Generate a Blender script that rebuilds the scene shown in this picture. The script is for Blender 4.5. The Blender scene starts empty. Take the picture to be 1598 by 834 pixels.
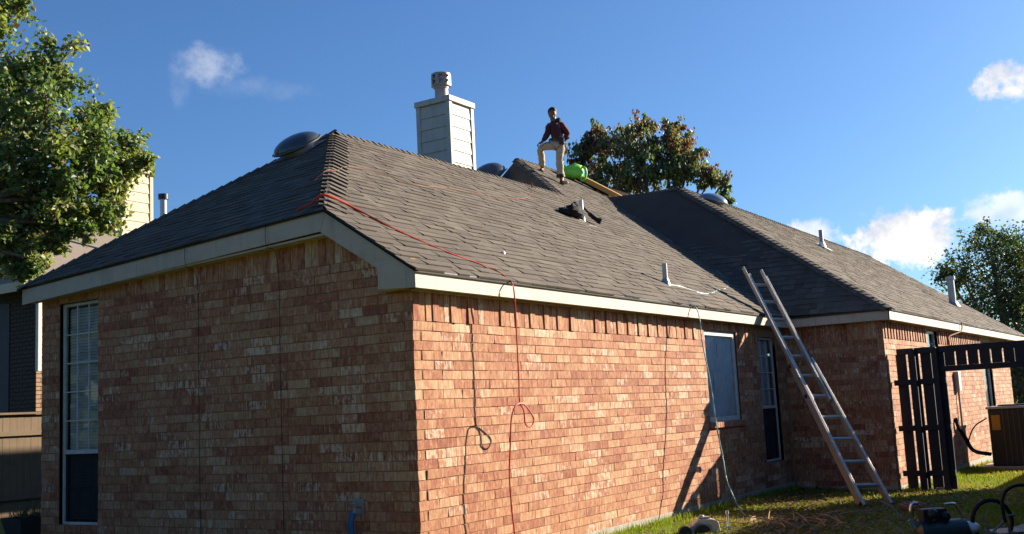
import bpy, bmesh, math, random
from mathutils import Vector, Matrix, noise
random.seed(7)
SC = bpy.context.scene
COL = SC.collection
R = math.radians
V = Vector

# ---------------------------------------------------------------- camera
cam_d = bpy.data.cameras.new('camera'); cam = bpy.data.objects.new('camera', cam_d); COL.objects.link(cam)
yaw, pitch, roll = 0.5739, 0.1337, -0.0514
f = V((math.cos(yaw)*math.cos(pitch), math.sin(yaw)*math.cos(pitch), math.sin(pitch)))
r0 = V((math.sin(yaw), -math.cos(yaw), 0)); u0 = r0.cross(f)
rr = r0*math.cos(roll)+u0*math.sin(roll); uu = -r0*math.sin(roll)+u0*math.cos(roll)
CAM = V((-7.802, -6.169, 1.58))
m = Matrix((rr, uu, -f)).transposed().to_4x4(); m.translation = CAM
cam.matrix_world = m
cam_d.sensor_width = 36; cam_d.lens = 36*1673.6/1598; cam_d.clip_end = 2000; cam_d.clip_start = 0.1
SC.camera = cam
SC.view_settings.view_transform = 'Standard'; SC.view_settings.look = 'None'
SC.view_settings.exposure = 1.5; SC.view_settings.gamma = 1.0

# ---------------------------------------------------------------- light
SUN = V((1.85, -1.0, 0.80)).normalized()
SUN_EL = math.asin(SUN.z); SUN_ROT = math.atan2(SUN.x, SUN.y)
sd = bpy.data.lights.new('sun', 'SUN'); so = bpy.data.objects.new('sun', sd); COL.objects.link(so)
so.rotation_euler = SUN.to_track_quat('Z', 'Y').to_euler()
sd.energy = 5.0; sd.angle = R(0.5); sd.color = (1.0, 0.86, 0.68)

# ---------------------------------------------------------------- node helper
class N:
    def __init__(s, nt): s.nt = nt; s.n = nt.nodes; s.l = nt.links
    def new(s, t, **k):
        n = s.n.new(t)
        for a, b in k.items():
            if a == 'ins':
                for i, v in b.items():
                    if isinstance(v, bpy.types.NodeSocket): s.l.new(v, n.inputs[i])
                    else: n.inputs[i].default_value = v
            else: setattr(n, a, b)
        return n
    def math(s, op, a, b=0.0, c=0.0, clamp=False):
        return s.new('ShaderNodeMath', operation=op, use_clamp=clamp, ins={0: a, 1: b, 2: c}).outputs[0]
    def vmath(s, op, a, b=(0, 0, 0)):
        return s.new('ShaderNodeVectorMath', operation=op, ins={0: a, 1: b})
    def mix(s, fac, a, b, blend='MIX'):
        n = s.new('ShaderNodeMix', data_type='RGBA', blend_type=blend)
        for i, v in ((0, fac), (6, a), (7, b)):
            if isinstance(v, bpy.types.NodeSocket): s.l.new(v, n.inputs[i])
            else: n.inputs[i].default_value = v if not isinstance(v, tuple) or len(v) == 4 else (*v, 1)
        return n.outputs[2]
    def noise(s, vec, scale, detail=3, rough=.55, dist=0):
        return s.new('ShaderNodeTexNoise', ins={'Vector': vec, 'Scale': scale, 'Detail': detail, 'Roughness': rough, 'Distortion': dist})
    def ramp(s, fac, stops, interp='LINEAR'):
        n = s.new('ShaderNodeValToRGB', ins={0: fac}); cr = n.color_ramp; cr.interpolation = interp
        while len(cr.elements) < len(stops): cr.elements.new(0.5)
        for e, (p, c) in zip(cr.elements, stops):
            e.position = p; e.color = (*c, 1) if len(c) == 3 else c
        return n.outputs[0]
    def smooth(s, v, a, b):
        n = s.new('ShaderNodeMapRange', interpolation_type='SMOOTHSTEP')
        for i, x in ((0, v), (1, a), (2, b), (3, 0.0), (4, 1.0)):
            if isinstance(x, bpy.types.NodeSocket): s.l.new(x, n.inputs[i])
            else: n.inputs[i].default_value = x
        return n.outputs[0]

# ---------------------------------------------------------------- world: sky and clouds
w = bpy.data.worlds.new('World'); SC.world = w; w.use_nodes = True
g = N(w.node_tree); g.n.clear()
sky = g.new('ShaderNodeTexSky', sky_type='NISHITA', sun_disc=False, sun_elevation=SUN_EL, sun_rotation=SUN_ROT,
            air_density=1.0, dust_density=1.2, ozone_density=2.5, altitude=150)
tc = g.new('ShaderNodeTexCoord').outputs['Generated']
d = g.vmath('NORMALIZE', tc).outputs[0]
skyc = g.mix(1.0, sky.outputs[0], (0.52, 0.79, 1.12, 1), 'MULTIPLY')
n1 = g.noise(d, 14, 7, .6, .2).outputs[0]
n2 = g.noise(d, 45, 5, .6).outputs[0]
n3 = g.noise(d, 130, 4, .65).outputs[0]
nn = g.math('ADD', g.math('MULTIPLY', g.math('SUBTRACT', n1, .5), 3.4), g.math('MULTIPLY_ADD', g.math('SUBTRACT', n2, .5), 2.2, g.math('MULTIPLY', g.math('SUBTRACT', n3, .5), 1.0)))
mask = None
CL = [((0.967, 0.214, 0.136), .056, .028, 1.0), ((0.945, 0.293, 0.143), .036, .017, .70), ((0.983, 0.136, 0.146), .038, .022, .6),
      ((0.961, 0.118, 0.250), .038, .026, .95), ((0.625, 0.716, 0.314), .030, .020, .34), ((0.612, 0.732, 0.300), .012, .020, .16), ((0.655, 0.695, 0.298), .050, .010, .10),
      ((0.99, 0.02, 0.20), .05, .03, .8), ((0.93, -0.30, 0.2), .10, .035, .8), ((0.30, 0.94, 0.14), .08, .02, .3), ((-0.9, 0.3, 0.3), .08, .02, .3)]
for c, a, b, st in CL:
    c = V(c).normalized(); ri = c.cross(V((0, 0, 1))).normalized(); up = ri.cross(c)
    x = g.math('DIVIDE', g.vmath('DOT_PRODUCT', d, tuple(ri)).outputs['Value'], a)
    y = g.math('DIVIDE', g.vmath('DOT_PRODUCT', d, tuple(up)).outputs['Value'], b)
    e = g.math('ADD', g.math('MULTIPLY', x, x), g.math('MULTIPLY', y, y))
    front = g.math('GREATER_THAN', g.vmath('DOT_PRODUCT', d, tuple(c)).outputs['Value'], 0.0)
    e = g.math('SUBTRACT', e, nn)
    k = g.math('SUBTRACT', 1.0, g.smooth(e, (.25 if st > .9 else 0.0) if st > .5 else -.9, 1.0 if st > .5 else 1.3))
    k = g.math('MULTIPLY', g.math('MULTIPLY', k, st), front)
    mask = k if mask is None else g.math('MAXIMUM', mask, k)
ccol = g.mix(g.smooth(n1, .35, .65), (4.6, 5.0, 5.9), (9.6, 9.1, 8.4))
# hazier, paler blue towards the horizon comes from the sky texture itself
final = g.mix(mask, skyc, ccol)
bg = g.new('ShaderNodeBackground', ins={'Color': final, 'Strength': 0.05})
g.l.new(bg.outputs[0], g.new('ShaderNodeOutputWorld').inputs[0])

# ---------------------------------------------------------------- materials
MATS = {}
def mat(name, col, rough=.8, metal=0., spec=.35, build=None, bump=None):
    if name in MATS: return MATS[name]
    m = bpy.data.materials.new(name); m.use_nodes = True; MATS[name] = m
    g = N(m.node_tree); b = m.node_tree.nodes['Principled BSDF']
    b.inputs['Base Color'].default_value = (*col, 1); b.inputs['Roughness'].default_value = rough
    b.inputs['Metallic'].default_value = metal; b.inputs['Specular IOR Level'].default_value = spec
    pos = g.new('ShaderNodeNewGeometry').outputs['Position']
    if build: build(g, b, pos)
    else:
        n = g.noise(pos, 9, 4).outputs[0]; n2 = g.noise(pos, 70, 3).outputs[0]
        k = g.math('MULTIPLY_ADD', n, .5, g.math('MULTIPLY_ADD', n2, .35, .58))
        c = g.mix(1.0, (*col, 1), g.new('ShaderNodeCombineColor', ins={0: k, 1: k, 2: k}).outputs[0], 'MULTIPLY')
        g.l.new(c, b.inputs['Base Color'])
        bp = g.new('ShaderNodeBump', ins={'Strength': .25, 'Distance': .004, 'Height': n2}); g.l.new(bp.outputs[0], b.inputs['Normal'])
    return m
def strv(g, pos, s): return g.vmath('MULTIPLY', pos, s).outputs[0]

def brick_build(src):
    def f(g, b, pos):
        if src == 'obj': col = g.new('ShaderNodeObjectInfo').outputs['Color']
        else: col = g.new('ShaderNodeAttribute', attribute_name='bc').outputs['Color']
        sep = g.new('ShaderNodeSeparateColor', ins={0: col})
        tone, white, seed = sep.outputs[0], sep.outputs[1], sep.outputs[2]
        p = g.vmath('ADD', pos, g.new('ShaderNodeCombineXYZ', ins={0: g.math('MULTIPLY', seed, 37.), 1: g.math('MULTIPLY', seed, 19.), 2: g.math('MULTIPLY', seed, 53.)}).outputs[0]).outputs[0]
        base = g.ramp(tone, [(0, (.25, .090, .046)), (.35, (.345, .158, .080)), (.7, (.40, .205, .108)), (1, (.46, .27, .150))])
        st = g.noise(strv(g, p, (46, 46, 5)), 1, 3, .6).outputs[0]
        bl = g.noise(p, 16, 4, .6, .6).outputs[0]
        fine = g.noise(p, 120, 2).outputs[0]
        mo = g.noise(strv(g, p, (17, 17, 10)), 1, 4, .62, .9).outputs[0]
        mt2 = g.math('ADD', g.math('MULTIPLY', g.math('SUBTRACT', mo, .5), 1.5), g.math('MULTIPLY', g.math('SUBTRACT', st, .5), .8))
        base = g.ramp(g.math('ADD', g.math('MULTIPLY_ADD', tone, .75, .125), mt2), [(0, (.22, .068, .040)), (.3, (.325, .132, .070)), (.55, (.392, .198, .105)), (.8, (.44, .27, .155)), (1, (.50, .34, .22))])
        kk = g.math('MULTIPLY_ADD', st, .5, .74)
        base = g.mix(1.0, base, g.new('ShaderNodeCombineColor', ins={0: kk, 1: kk, 2: kk}).outputs[0], 'MULTIPLY')
        wm = g.math('ADD', g.math('MULTIPLY', bl, .5), g.math('MULTIPLY', st, .5))
        thr = g.math('SUBTRACT', .76, g.math('MULTIPLY', white, .34))
        wm = g.smooth(wm, thr, g.math('ADD', thr, .13))
        c = g.mix(g.math('MULTIPLY', wm, .80), base, (.58, .45, .33))
        dk = g.smooth(g.noise(strv(g, p, (60, 60, 14)), 1, 2).outputs[0], .62, .74)
        c = g.mix(g.math('MULTIPLY', dk, .35), c, (.10, .04, .03))
        g.l.new(c, b.inputs['Base Color'])
        h = g.math('ADD', g.math('MULTIPLY', st, .7), g.math('MULTIPLY', fine, .3))
        bp = g.new('ShaderNodeBump', ins={'Strength': .5, 'Distance': .004, 'Height': h}); g.l.new(bp.outputs[0], b.inputs['Normal'])
    return f
M_BRICK = mat('brick_clay', (.4, .2, .1), .88, build=brick_build('obj'))
M_BRICKJ = mat('brick_clay_joined', (.4, .2, .1), .88, build=brick_build('attr'))
def mortar_b(g, b, pos):
    n = g.noise(pos, 26, 5, .65).outputs[0]
    g.l.new(g.ramp(n, [(.3, (.25, .13, .07)), (.6, (.33, .185, .105)), (.8, (.38, .24, .15))]), b.inputs['Base Color'])
    bp = g.new('ShaderNodeBump', ins={'Strength': .6, 'Distance': .006, 'Height': g.noise(pos, 90, 3).outputs[0]}); g.l.new(bp.outputs[0], b.inputs['Normal'])
M_MORTAR = mat('mortar', (.3, .2, .15), .95, build=mortar_b)
def shingle_build(src):
    def f(g, b, pos):
        if src == 'obj': col = g.new('ShaderNodeObjectInfo').outputs['Color']
        else: col = g.new('ShaderNodeAttribute', attribute_name='bc').outputs['Color']
        t = g.new('ShaderNodeSeparateColor', ins={0: col}).outputs[0]
        base = g.ramp(t, [(0, (.070, .058, .047)), (.5, (.103, .085, .067)), (1, (.136, .113, .088))])
        gr = g.noise(pos, 160, 2, .7).outputs[0]
        st = g.noise(pos, 2.2, 4, .6).outputs[0]
        k = g.math('ADD', g.math('MULTIPLY_ADD', gr, .9, .25), g.math('MULTIPLY', st, .6))
        c = g.mix(1.0, base, g.new('ShaderNodeCombineColor', ins={0: k, 1: k, 2: k}).outputs[0], 'MULTIPLY')
        rust = g.smooth(g.noise(pos, 5, 4, .6, 1.).outputs[0], .62, .8)
        c = g.mix(g.math('MULTIPLY', rust, .28), c, (.12, .07, .042))
        wear = g.smooth(g.noise(strv(g, pos, (1.2, 5, 5)), 1, 5, .65, 1.5).outputs[0], .45, .7)
        c = g.mix(g.math('MULTIPLY', wear, .35), c, (.050, .043, .038))
        g.l.new(c, b.inputs['Base Color'])
        bp = g.new('ShaderNodeBump', ins={'Strength': .6, 'Distance': .003, 'Height': gr}); g.l.new(bp.outputs[0], b.inputs['Normal'])
    return f
M_SH = mat('shingle_granules', (.1, .09, .08), .93, build=shingle_build('obj'))
M_SHJ = mat('shingle_granules_joined', (.1, .09, .08), .93, build=shingle_build('attr'))
def wood_build(c1, c2, ax=(3, 3, 40), dirt=.3, drip=0.):
    def f(g, b, pos):
        n = g.noise(strv(g, pos, ax), 1, 5, .65, .6).outputs[0]
        bl = g.noise(pos, 3, 4).outputs[0]
        c = g.mix(n, (*c1, 1), (*c2, 1))
        if drip:
            dn = g.smooth(g.noise(strv(g, pos, (9, 9, .9)), 1, 4, .7).outputs[0], .54, .72); c = g.mix(g.math('MULTIPLY', dn, drip), c, (.16, .12, .085))
        c = g.mix(g.math('MULTIPLY', g.smooth(bl, .45, .75), dirt), c, tuple(x*.45 for x in c1))
        g.l.new(c, b.inputs['Base Color'])
        bp = g.new('ShaderNodeBump', ins={'Strength': .35, 'Distance': .003, 'Height': n}); g.l.new(bp.outputs[0], b.inputs['Normal'])
    return f
M_FASCIA = mat('painted_fascia', (.62, .55, .45), .6, build=wood_build((.40, .335, .26), (.53, .45, .35), (2.5, 2.5, 50), .3, .35))
M_SIDING = mat('painted_siding', (.6, .58, .54), .6, build=wood_build((.42, .385, .34), (.50, .46, .41), (3, 3, 60), .35, .3))
M_SIDING2 = mat('cream_siding', (.6, .5, .35), .6, build=wood_build((.48, .39, .27), (.54, .44, .32), (3, 3, 60), .15))
M_FENCE = mat('fence_cedar', (.3, .2, .12), .85, build=wood_build((.13, .088, .055), (.21, .155, .10), (30, 30, 2), .35))
M_DARKWOOD = mat('dark_stained_wood', (.03, .025, .03), .7, build=wood_build((.018, .015, .018), (.045, .036, .036), (30, 30, 2), .3))
M_PLANK = mat('new_lumber', (.6, .38, .14), .6, build=wood_build((.52, .28, .07), (.64, .38, .11), (4, 4, 30), .1))
def conc_b(g, b, pos):
    n = g.noise(pos, 7, 6, .65).outputs[0]
    g.l.new(g.ramp(n, [(.3, (.26, .24, .21)), (.7, (.42, .39, .33))]), b.inputs['Base Color'])
    bp = g.new('ShaderNodeBump', ins={'Strength': .5, 'Distance': .01, 'Height': g.noise(pos, 45, 4).outputs[0]}); g.l.new(bp.outputs[0], b.inputs['Normal'])
M_CONC = mat('concrete', (.35, .33, .3), .9, build=conc_b)
def ground_b(g, b, pos):
    n = g.noise(pos, 1.1, 6, .6, .5).outputs[0]; n2 = g.noise(pos, 18, 5, .7).outputs[0]; n3 = g.noise(pos, 90, 3).outputs[0]
    c = g.ramp(n2, [(.25, (.06, .085, .010)), (.5, (.125, .15, .018)), (.75, (.20, .19, .04))])
    c = g.mix(g.smooth(n, .48, .66), c, (.17, .125, .06))
    g.l.new(c, b.inputs['Base Color'])
    h = g.math('ADD', n2, g.math('MULTIPLY', n3, .4))
    bp = g.new('ShaderNodeBump', ins={'Strength': .8, 'Distance': .03, 'Height': h}); g.l.new(bp.outputs[0], b.inputs['Normal'])
M_GROUND = mat('lawn_soil', (.1, .1, .03), .95, spec=.1, build=ground_b)
def attr_b(tr=0.0):
    def f(g, b, pos):
        c = g.new('ShaderNodeAttribute', attribute_name='bc').outputs['Color']
        g.l.new(c, b.inputs['Base Color'])
        if tr:
            tn = g.new('ShaderNodeBsdfTranslucent', ins={0: g.mix(1., c, (1.3, 1.5, .6), 'MULTIPLY')})
            mx = g.new('ShaderNodeMixShader', ins={0: tr, 1: b.outputs[0], 2: tn.outputs[0]})
            g.l.new(mx.outputs[0], [n for n in g.n if n.type == 'OUTPUT_MATERIAL'][0].inputs[0])
    return f
M_LEAF = mat('leaf', (.05, .08, .02), .5, spec=.4, build=attr_b(.36))
M_GRASS = mat('grass_blade', (.08, .11, .02), .7, spec=.2, build=attr_b(.3))
def bark_b(g, b, pos):
    n = g.noise(strv(g, pos, (14, 14, 3)), 1, 5, .7).outputs[0]
    g.l.new(g.ramp(n, [(.3, (.06, .045, .035)), (.7, (.2, .16, .12))]), b.inputs['Base Color'])
    bp = g.new('ShaderNodeBump', ins={'Strength': .8, 'Distance': .02, 'Height': n}); g.l.new(bp.outputs[0], b.inputs['Normal'])
M_BARK = mat('bark', (.12, .09, .07), .9, build=bark_b)
def glass_mat(name, tint, mixf=.45):
    m = bpy.data.materials.new(name); m.use_nodes = True; g = N(m.node_tree); g.n.clear()
    gl = g.new('ShaderNodeBsdfGlossy', ins={0: (.9, .95, 1, 1), 1: .03})
    tr = g.new('ShaderNodeBsdfTransparent', ins={0: (*tint, 1)})
    fr = g.new('ShaderNodeFresnel', ins={0: 1.5}).outputs[0]
    k = g.math('MULTIPLY_ADD', fr, 1.0, mixf, clamp=True)
    mx = g.new('ShaderNodeMixShader', ins={0: k, 1: tr.outputs[0], 2: gl.outputs[0]})
    g.l.new(mx.outputs[0], g.new('ShaderNodeOutputMaterial').inputs[0]); return m
M_GLASS = glass_mat('window_glass', (.93, .96, .97), .03)
M_GLASSD = glass_mat('dark_screened_glass', (.25, .28, .32), .03)
M_SCREEN = bpy.data.materials.new('insect_screen'); M_SCREEN.use_nodes = True
_g = N(M_SCREEN.node_tree); _g.n.clear()
_mx = _g.new('ShaderNodeMixShader', ins={0: .22, 1: _g.new('ShaderNodeBsdfDiffuse', ins={0: (.016, .017, .018, 1)}).outputs[0], 2: _g.new('ShaderNodeBsdfTransparent').outputs[0]})
_g.l.new(_mx.outputs[0], _g.new('ShaderNodeOutputMaterial').inputs[0])
M_WHITE = mat('white_vinyl', (.52, .52, .50), .5)
M_BLIND = mat('blind_slats', (.60, .64, .64), .7)
M_SHADE = mat('roller_shade', (.84, .88, .88), .8)
M_REFLECTION = mat('reflection_white', (.92, .92, .88), .7)  # white for the bright window reflections, put in as colour
M_ROOM = mat('room_wall', (.10, .105, .12), .9)
M_ALU = mat('brushed_aluminium', (.40, .385, .36), .48, metal=.6)
M_ALUD = mat('dull_metal', (.32, .32, .33), .5, metal=.7)
M_GALV = mat('galvanised_metal', (.42, .43, .44), .45, metal=.6)
M_BARS = mat('dark_grille_metal', (.10, .10, .10), .5, metal=.3)
M_FLUE = mat('weathered_flue_metal', (.30, .26, .245), .5, metal=.3)
M_PVC = mat('weathered_pvc', (.50, .49, .46), .5)
M_PVCW = mat('white_pvc', (.80, .80, .80), .4)
M_BLK = mat('black_rubber', (.012, .012, .013), .5)
M_BLKPL = mat('black_plastic', (.02, .021, .024), .4)
M_DOME = mat('dark_acrylic', (.045, .055, .065), .18, spec=.6)
M_DOMES = mat('smoked_silver_dome', (.25, .30, .34), .18, metal=.5)
M_RED = mat('red_hose', (.50, .045, .02), .5)
M_RUST = mat('faded_red_cord', (.26, .085, .045), .7)
M_BLUE = mat('blue_hose', (.13, .32, .36), .45)
M_TAPBLUE = mat('blue_rag', (.02, .10, .24), .6)
M_LIME = mat('lime_plastic', (.22, .62, .07), .5)
M_CLOTHBLK = mat('black_cloth', (.012, .012, .015), .9)
M_SKIN = mat('skin', (.17, .085, .05), .55)
M_HAIR = mat('black_hair', (.01, .01, .01), .7)
M_MAROON = mat('maroon_fleece', (.11, .014, .022), .85)
M_MAROON_SHADE = mat('shaded_maroon_fleece', (.060, .014, .020), .85)  # darker copy of the maroon: shade on torso and left arm as colour
M_NAVY = mat('dark_fleece', (.022, .024, .035), .85)
M_KHAKI = mat('khaki_cotton', (.42, .33, .23), .85)
M_LEATHER = mat('dark_leather', (.035, .028, .024), .6)
M_TAN = mat('tan_leather', (.45, .33, .20), .6)
M_CREAMM = mat('cream_painted_metal', (.62, .52, .36), .35)
M_GREENM = mat('dark_green_paint', (.012, .04, .035), .3, spec=.5)
M_CHROME = mat('chrome', (.8, .8, .8), .12, metal=1.)
M_YEL = mat('yellow_label', (.42, .22, .02), .6)
M_BROWNM = mat('charcoal_enamel', (.022, .020, .020), .5)
M_STRAW = mat('dry_twig', (.38, .24, .13), .9)
M_DEAD = mat('dead_leaf', (.20, .11, .06), .9)
M_REDTAN = mat('red_cedar_block', (.34, .15, .08), .8)
M_FENCE2 = mat('tan_block', (.42, .30, .19), .85)
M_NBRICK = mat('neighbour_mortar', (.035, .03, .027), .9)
M_NBR_SHADE = mat('neighbour_shaded_brick', (.055, .045, .038), .9)  # darkened copy: shade on the left-facing wall put into the colour
M_NBR_SUN = mat('neighbour_sunlit_brick', (.32, .20, .12), .9)  # lighter copy for the face in sun, light put into the colour
M_GREYSID = mat('grey_siding', (.050, .055, .062), .7)
M_GREYROOF = mat('tan_shingle', (.20, .165, .135), .93)

# ---------------------------------------------------------------- mesh helpers
def link(o, parent=None):
    COL.objects.link(o)
    if parent is not None: o.parent = parent
    return o
class MB:
    """collects geometry and links it as one object"""
    def __init__(s): s.v = []; s.f = []; s.c = []; s.smooth = False
    def add(s, vs, fs, c=None):
        o = len(s.v); s.v += [tuple(x) for x in vs]; s.f += [tuple(i+o for i in q) for q in fs]
        s.c += [c]*len(fs); return s
    def box(s, a, b, c=None):
        (x0, y0, z0), (x1, y1, z1) = a, b
        return s.add([(x0,y0,z0),(x1,y0,z0),(x1,y1,z0),(x0,y1,z0),(x0,y0,z1),(x1,y0,z1),(x1,y1,z1),(x0,y1,z1)],
                     [(0,3,2,1),(4,5,6,7),(0,1,5,4),(1,2,6,5),(2,3,7,6),(3,0,4,7)], c)
    def obox(s, o, a, b, h, c=None):
        """box from origin o along three edge vectors"""
        o, a, b, h = V(o), V(a), V(b), V(h)
        P = [o, o+a, o+a+b, o+b]; P += [p+h for p in P]
        fs = [(0,3,2,1),(4,5,6,7),(0,1,5,4),(1,2,6,5),(2,3,7,6),(3,0,4,7)]
        if a.cross(b).dot(h) < 0: fs = [q[::-1] for q in fs]
        return s.add(P, fs, c)
    def prism(s, poly, vec, c=None):
        n = len(poly); vec = V(vec); P = [V(p) for p in poly]
        nm = sum(((P[i]-P[0]).cross(P[(i+1) % n]-P[0]) for i in range(n)), V((0, 0, 0)))
        if nm.dot(vec) > 0: P = P[::-1]
        Q = P + [p+vec for p in P]
        return s.add(Q, [tuple(range(n)), tuple(range(2*n-1, n-1, -1))] + [(i, i+n, (i+1) % n+n, (i+1) % n) for i in range(n)], c)
    def tube(s, pts, r, n=8, cap=True, c=None):
        pts = [V(p) for p in pts]; rs = r if isinstance(r, (list, tuple)) else [r]*len(pts)
        vs = []; fs = []; up = V((0.13, 0.21, 1)).normalized()
        for i, p in enumerate(pts):
            t = (pts[min(i+1, len(pts)-1)]-pts[max(i-1, 0)]).normalized()
            a = t.cross(up)
            if a.length < .05: a = t.cross(V((1, 0, 0)))
            a.normalize(); b = t.cross(a)
            for k in range(n):
                th = 2*math.pi*k/n; vs.append(p+(a*math.cos(th)+b*math.sin(th))*rs[i])
        for i in range(len(pts)-1):
            for k in range(n): fs.append((i*n+k, (i+1)*n+k, (i+1)*n+(k+1) % n, i*n+(k+1) % n))
        if cap: fs += [tuple(range(n)), tuple(range(len(pts)*n-1, (len(pts)-1)*n-1, -1))]
        return s.add(vs, fs, c)
    def ball(s, c0, rad, nu=14, nv=9, rot=None, z0=-1., c=None, wob=0, seed=0):
        """ellipsoid (rad = 3 radii) from latitude z0 up"""
        c0 = V(c0); rad = V(rad) if not isinstance(rad, (int, float)) else V((rad,)*3); vs = []; fs = []
        a0 = math.asin(z0)
        for j in range(nv+1):
            la = a0+(math.pi/2-a0)*j/nv
            for i in range(nu):
                lo = 2*math.pi*i/nu; p = V((math.cos(la)*math.cos(lo), math.cos(la)*math.sin(lo), math.sin(la)))
                k = 1+wob*noise.noise(p*1.8+V((seed, seed*2.3, 0)))+wob*.4*noise.noise(p*5+V((seed, 0, seed)))
                q = V((p.x*rad.x, p.y*rad.y, p.z*rad.z))*k
                vs.append(c0+(rot @ q if rot else q))
        for j in range(nv):
            for i in range(nu): fs.append((j*nu+i, j*nu+(i+1) % nu, (j+1)*nu+(i+1) % nu, (j+1)*nu+i))
        fs.append(tuple(range(nu))[::-1]); return s.add(vs, fs, c)
    def build(s, name, mt, parent=None, smooth=False, bevel=0, **props):
        me = bpy.data.meshes.new(name); me.from_pydata(s.v, [], s.f); me.materials.append(mt)
        if any(c is not None for c in s.c):
            at = me.attributes.new('bc', 'FLOAT_COLOR', 'FACE'); buf = []
            for c in s.c: buf += [*(c or (.5, .5, .5)), 1.0]
            at.data.foreach_set('color', buf)
        if smooth:
            me.polygons.foreach_set('use_smooth', [True]*len(me.polygons))
        me.update()
        if smooth:
            try: me.set_sharp_from_angle(angle=R(50))
            except Exception: pass
        o = bpy.data.objects.new(name, me); link(o, parent)
        if bevel:
            md = o.modifiers.new('bevel', 'BEVEL'); md.width = bevel; md.segments = 2; md.limit_method = 'ANGLE'
        for k, v in props.items(): o[k] = v
        return o
def thing(name, label, cat, loc=(0, 0, 0), group=None):
    o = bpy.data.objects.new(name, None); o.empty_display_size = .2; link(o); o.location = loc
    o['label'] = label; o['category'] = cat
    if group: o['group'] = group
    return o
def tag(o, label, cat, group=None):
    o['label'] = label; o['category'] = cat
    if group: o['group'] = group
    return o
def spline(pts, k=6):
    P = [V(p) for p in pts]; P = [P[0]*2-P[1]]+P+[P[-1]*2-P[-2]]; out = []
    for i in range(1, len(P)-2):
        for j in range(k):
            t = j/k; a, b, c, d = P[i-1], P[i], P[i+1], P[i+2]
            out.append(.5*((2*b)+(c-a)*t+(2*a-5*b+4*c-d)*t*t+(3*b-a-3*c+d)*t**3))
    out.append(P[-2]); return out

# ================================================================= GROUND
def gz(x, y):
    """ground height: nearly level yard, falling slightly to the right end of the house"""
    t = max(0, min(1, (x-8)/10)); k = max(0, min(1, -y/3))
    h = .09-.10*k*max(0, min(1, (x-4)/6))-.12*t
    if -8 < x < 22 and -8 < y < 1: h += .018*noise.noise(V((x*1.3, y*1.3, 0)))+.008*noise.noise(V((x*5, y*5, 3)))
    return h
mb = MB()
xs = [-400, -120, -40, -15]+[-8+i*.25 for i in range(121)]+[28, 40, 80, 200, 500]
ys = [-400, -120, -40, -12]+[-8+i*.25 for i in range(45)]+[6, 9, 14, 25, 60, 200, 500]
vs = [(x, y, gz(x, y)) for x in xs for y in ys]; ny = len(ys)
mb.add(vs, [(i*ny+j, (i+1)*ny+j, (i+1)*ny+j+1, i*ny+j+1) for i in range(len(xs)-1) for j in range(ny-1)])
mb.build('ground', M_GROUND, smooth=True, kind='structure')
# grass
mb = MB(); rg = random.Random(3)
def blade(x, y, big=1.):
    z = gz(x, y)-.005; h = rg.uniform(.025, .06)*big; a = rg.uniform(0, 6.28); w_ = rg.uniform(.003, .006)*(1+.1*(x))
    dx, dy = math.cos(a)*w_, math.sin(a)*w_; lx, ly = rg.uniform(-.03, .03), rg.uniform(-.03, .03)
    t = noise.noise(V((x*.9, y*.9, 7)))+rg.uniform(-.35, .35)
    if t > .22: c = (rg.uniform(.26, .38), rg.uniform(.21, .29), rg.uniform(.06, .10))
    else: c = (rg.uniform(.15, .24), rg.uniform(.20, .29), rg.uniform(.014, .03))
    mb.add([(x-dx, y-dy, z), (x+dx, y+dy, z), (x+lx, y+ly, z+h)], [(0, 1, 2)], c)
for i in range(46000):
    x = rg.uniform(2.5, 18); y = rg.uniform(-4.6, -.02)
    if x > 10.1 and y > -1.7: continue
    blade(x, y)
for i in range(1500):
    x = rg.uniform(3, 10); blade(x, rg.uniform(-.25, -.01), 1.9)
for i in range(900):
    x = rg.uniform(10.3, 18); blade(x, rg.uniform(-1.95, -1.7), 1.9)
mb.build('grass', M_GRASS, kind='stuff')

# ================================================================= HOUSE
S = .667
EY, EZ = -.173, 2.8956          # eave line of the front slope
XC, YC = 10.155, -1.684         # the projecting wing
def zP(y): return EZ+S*(y-EY)
house = thing('brick_house', 'single storey red brick house with brown hipped shingle roof and pale fascia', 'house', (6, 3, 0))
house_inv = house.location.copy()
def part(mb, name, mt, parent=None, **k):
    """house pieces are modelled in world space under an Empty that is not at the origin"""
    p = parent or house
    o = mb.build(name, mt, p, **k)
    o.matrix_parent_inverse = Matrix.Translation(-house_inv) if p is house else Matrix.Identity(4)
    return o

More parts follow.
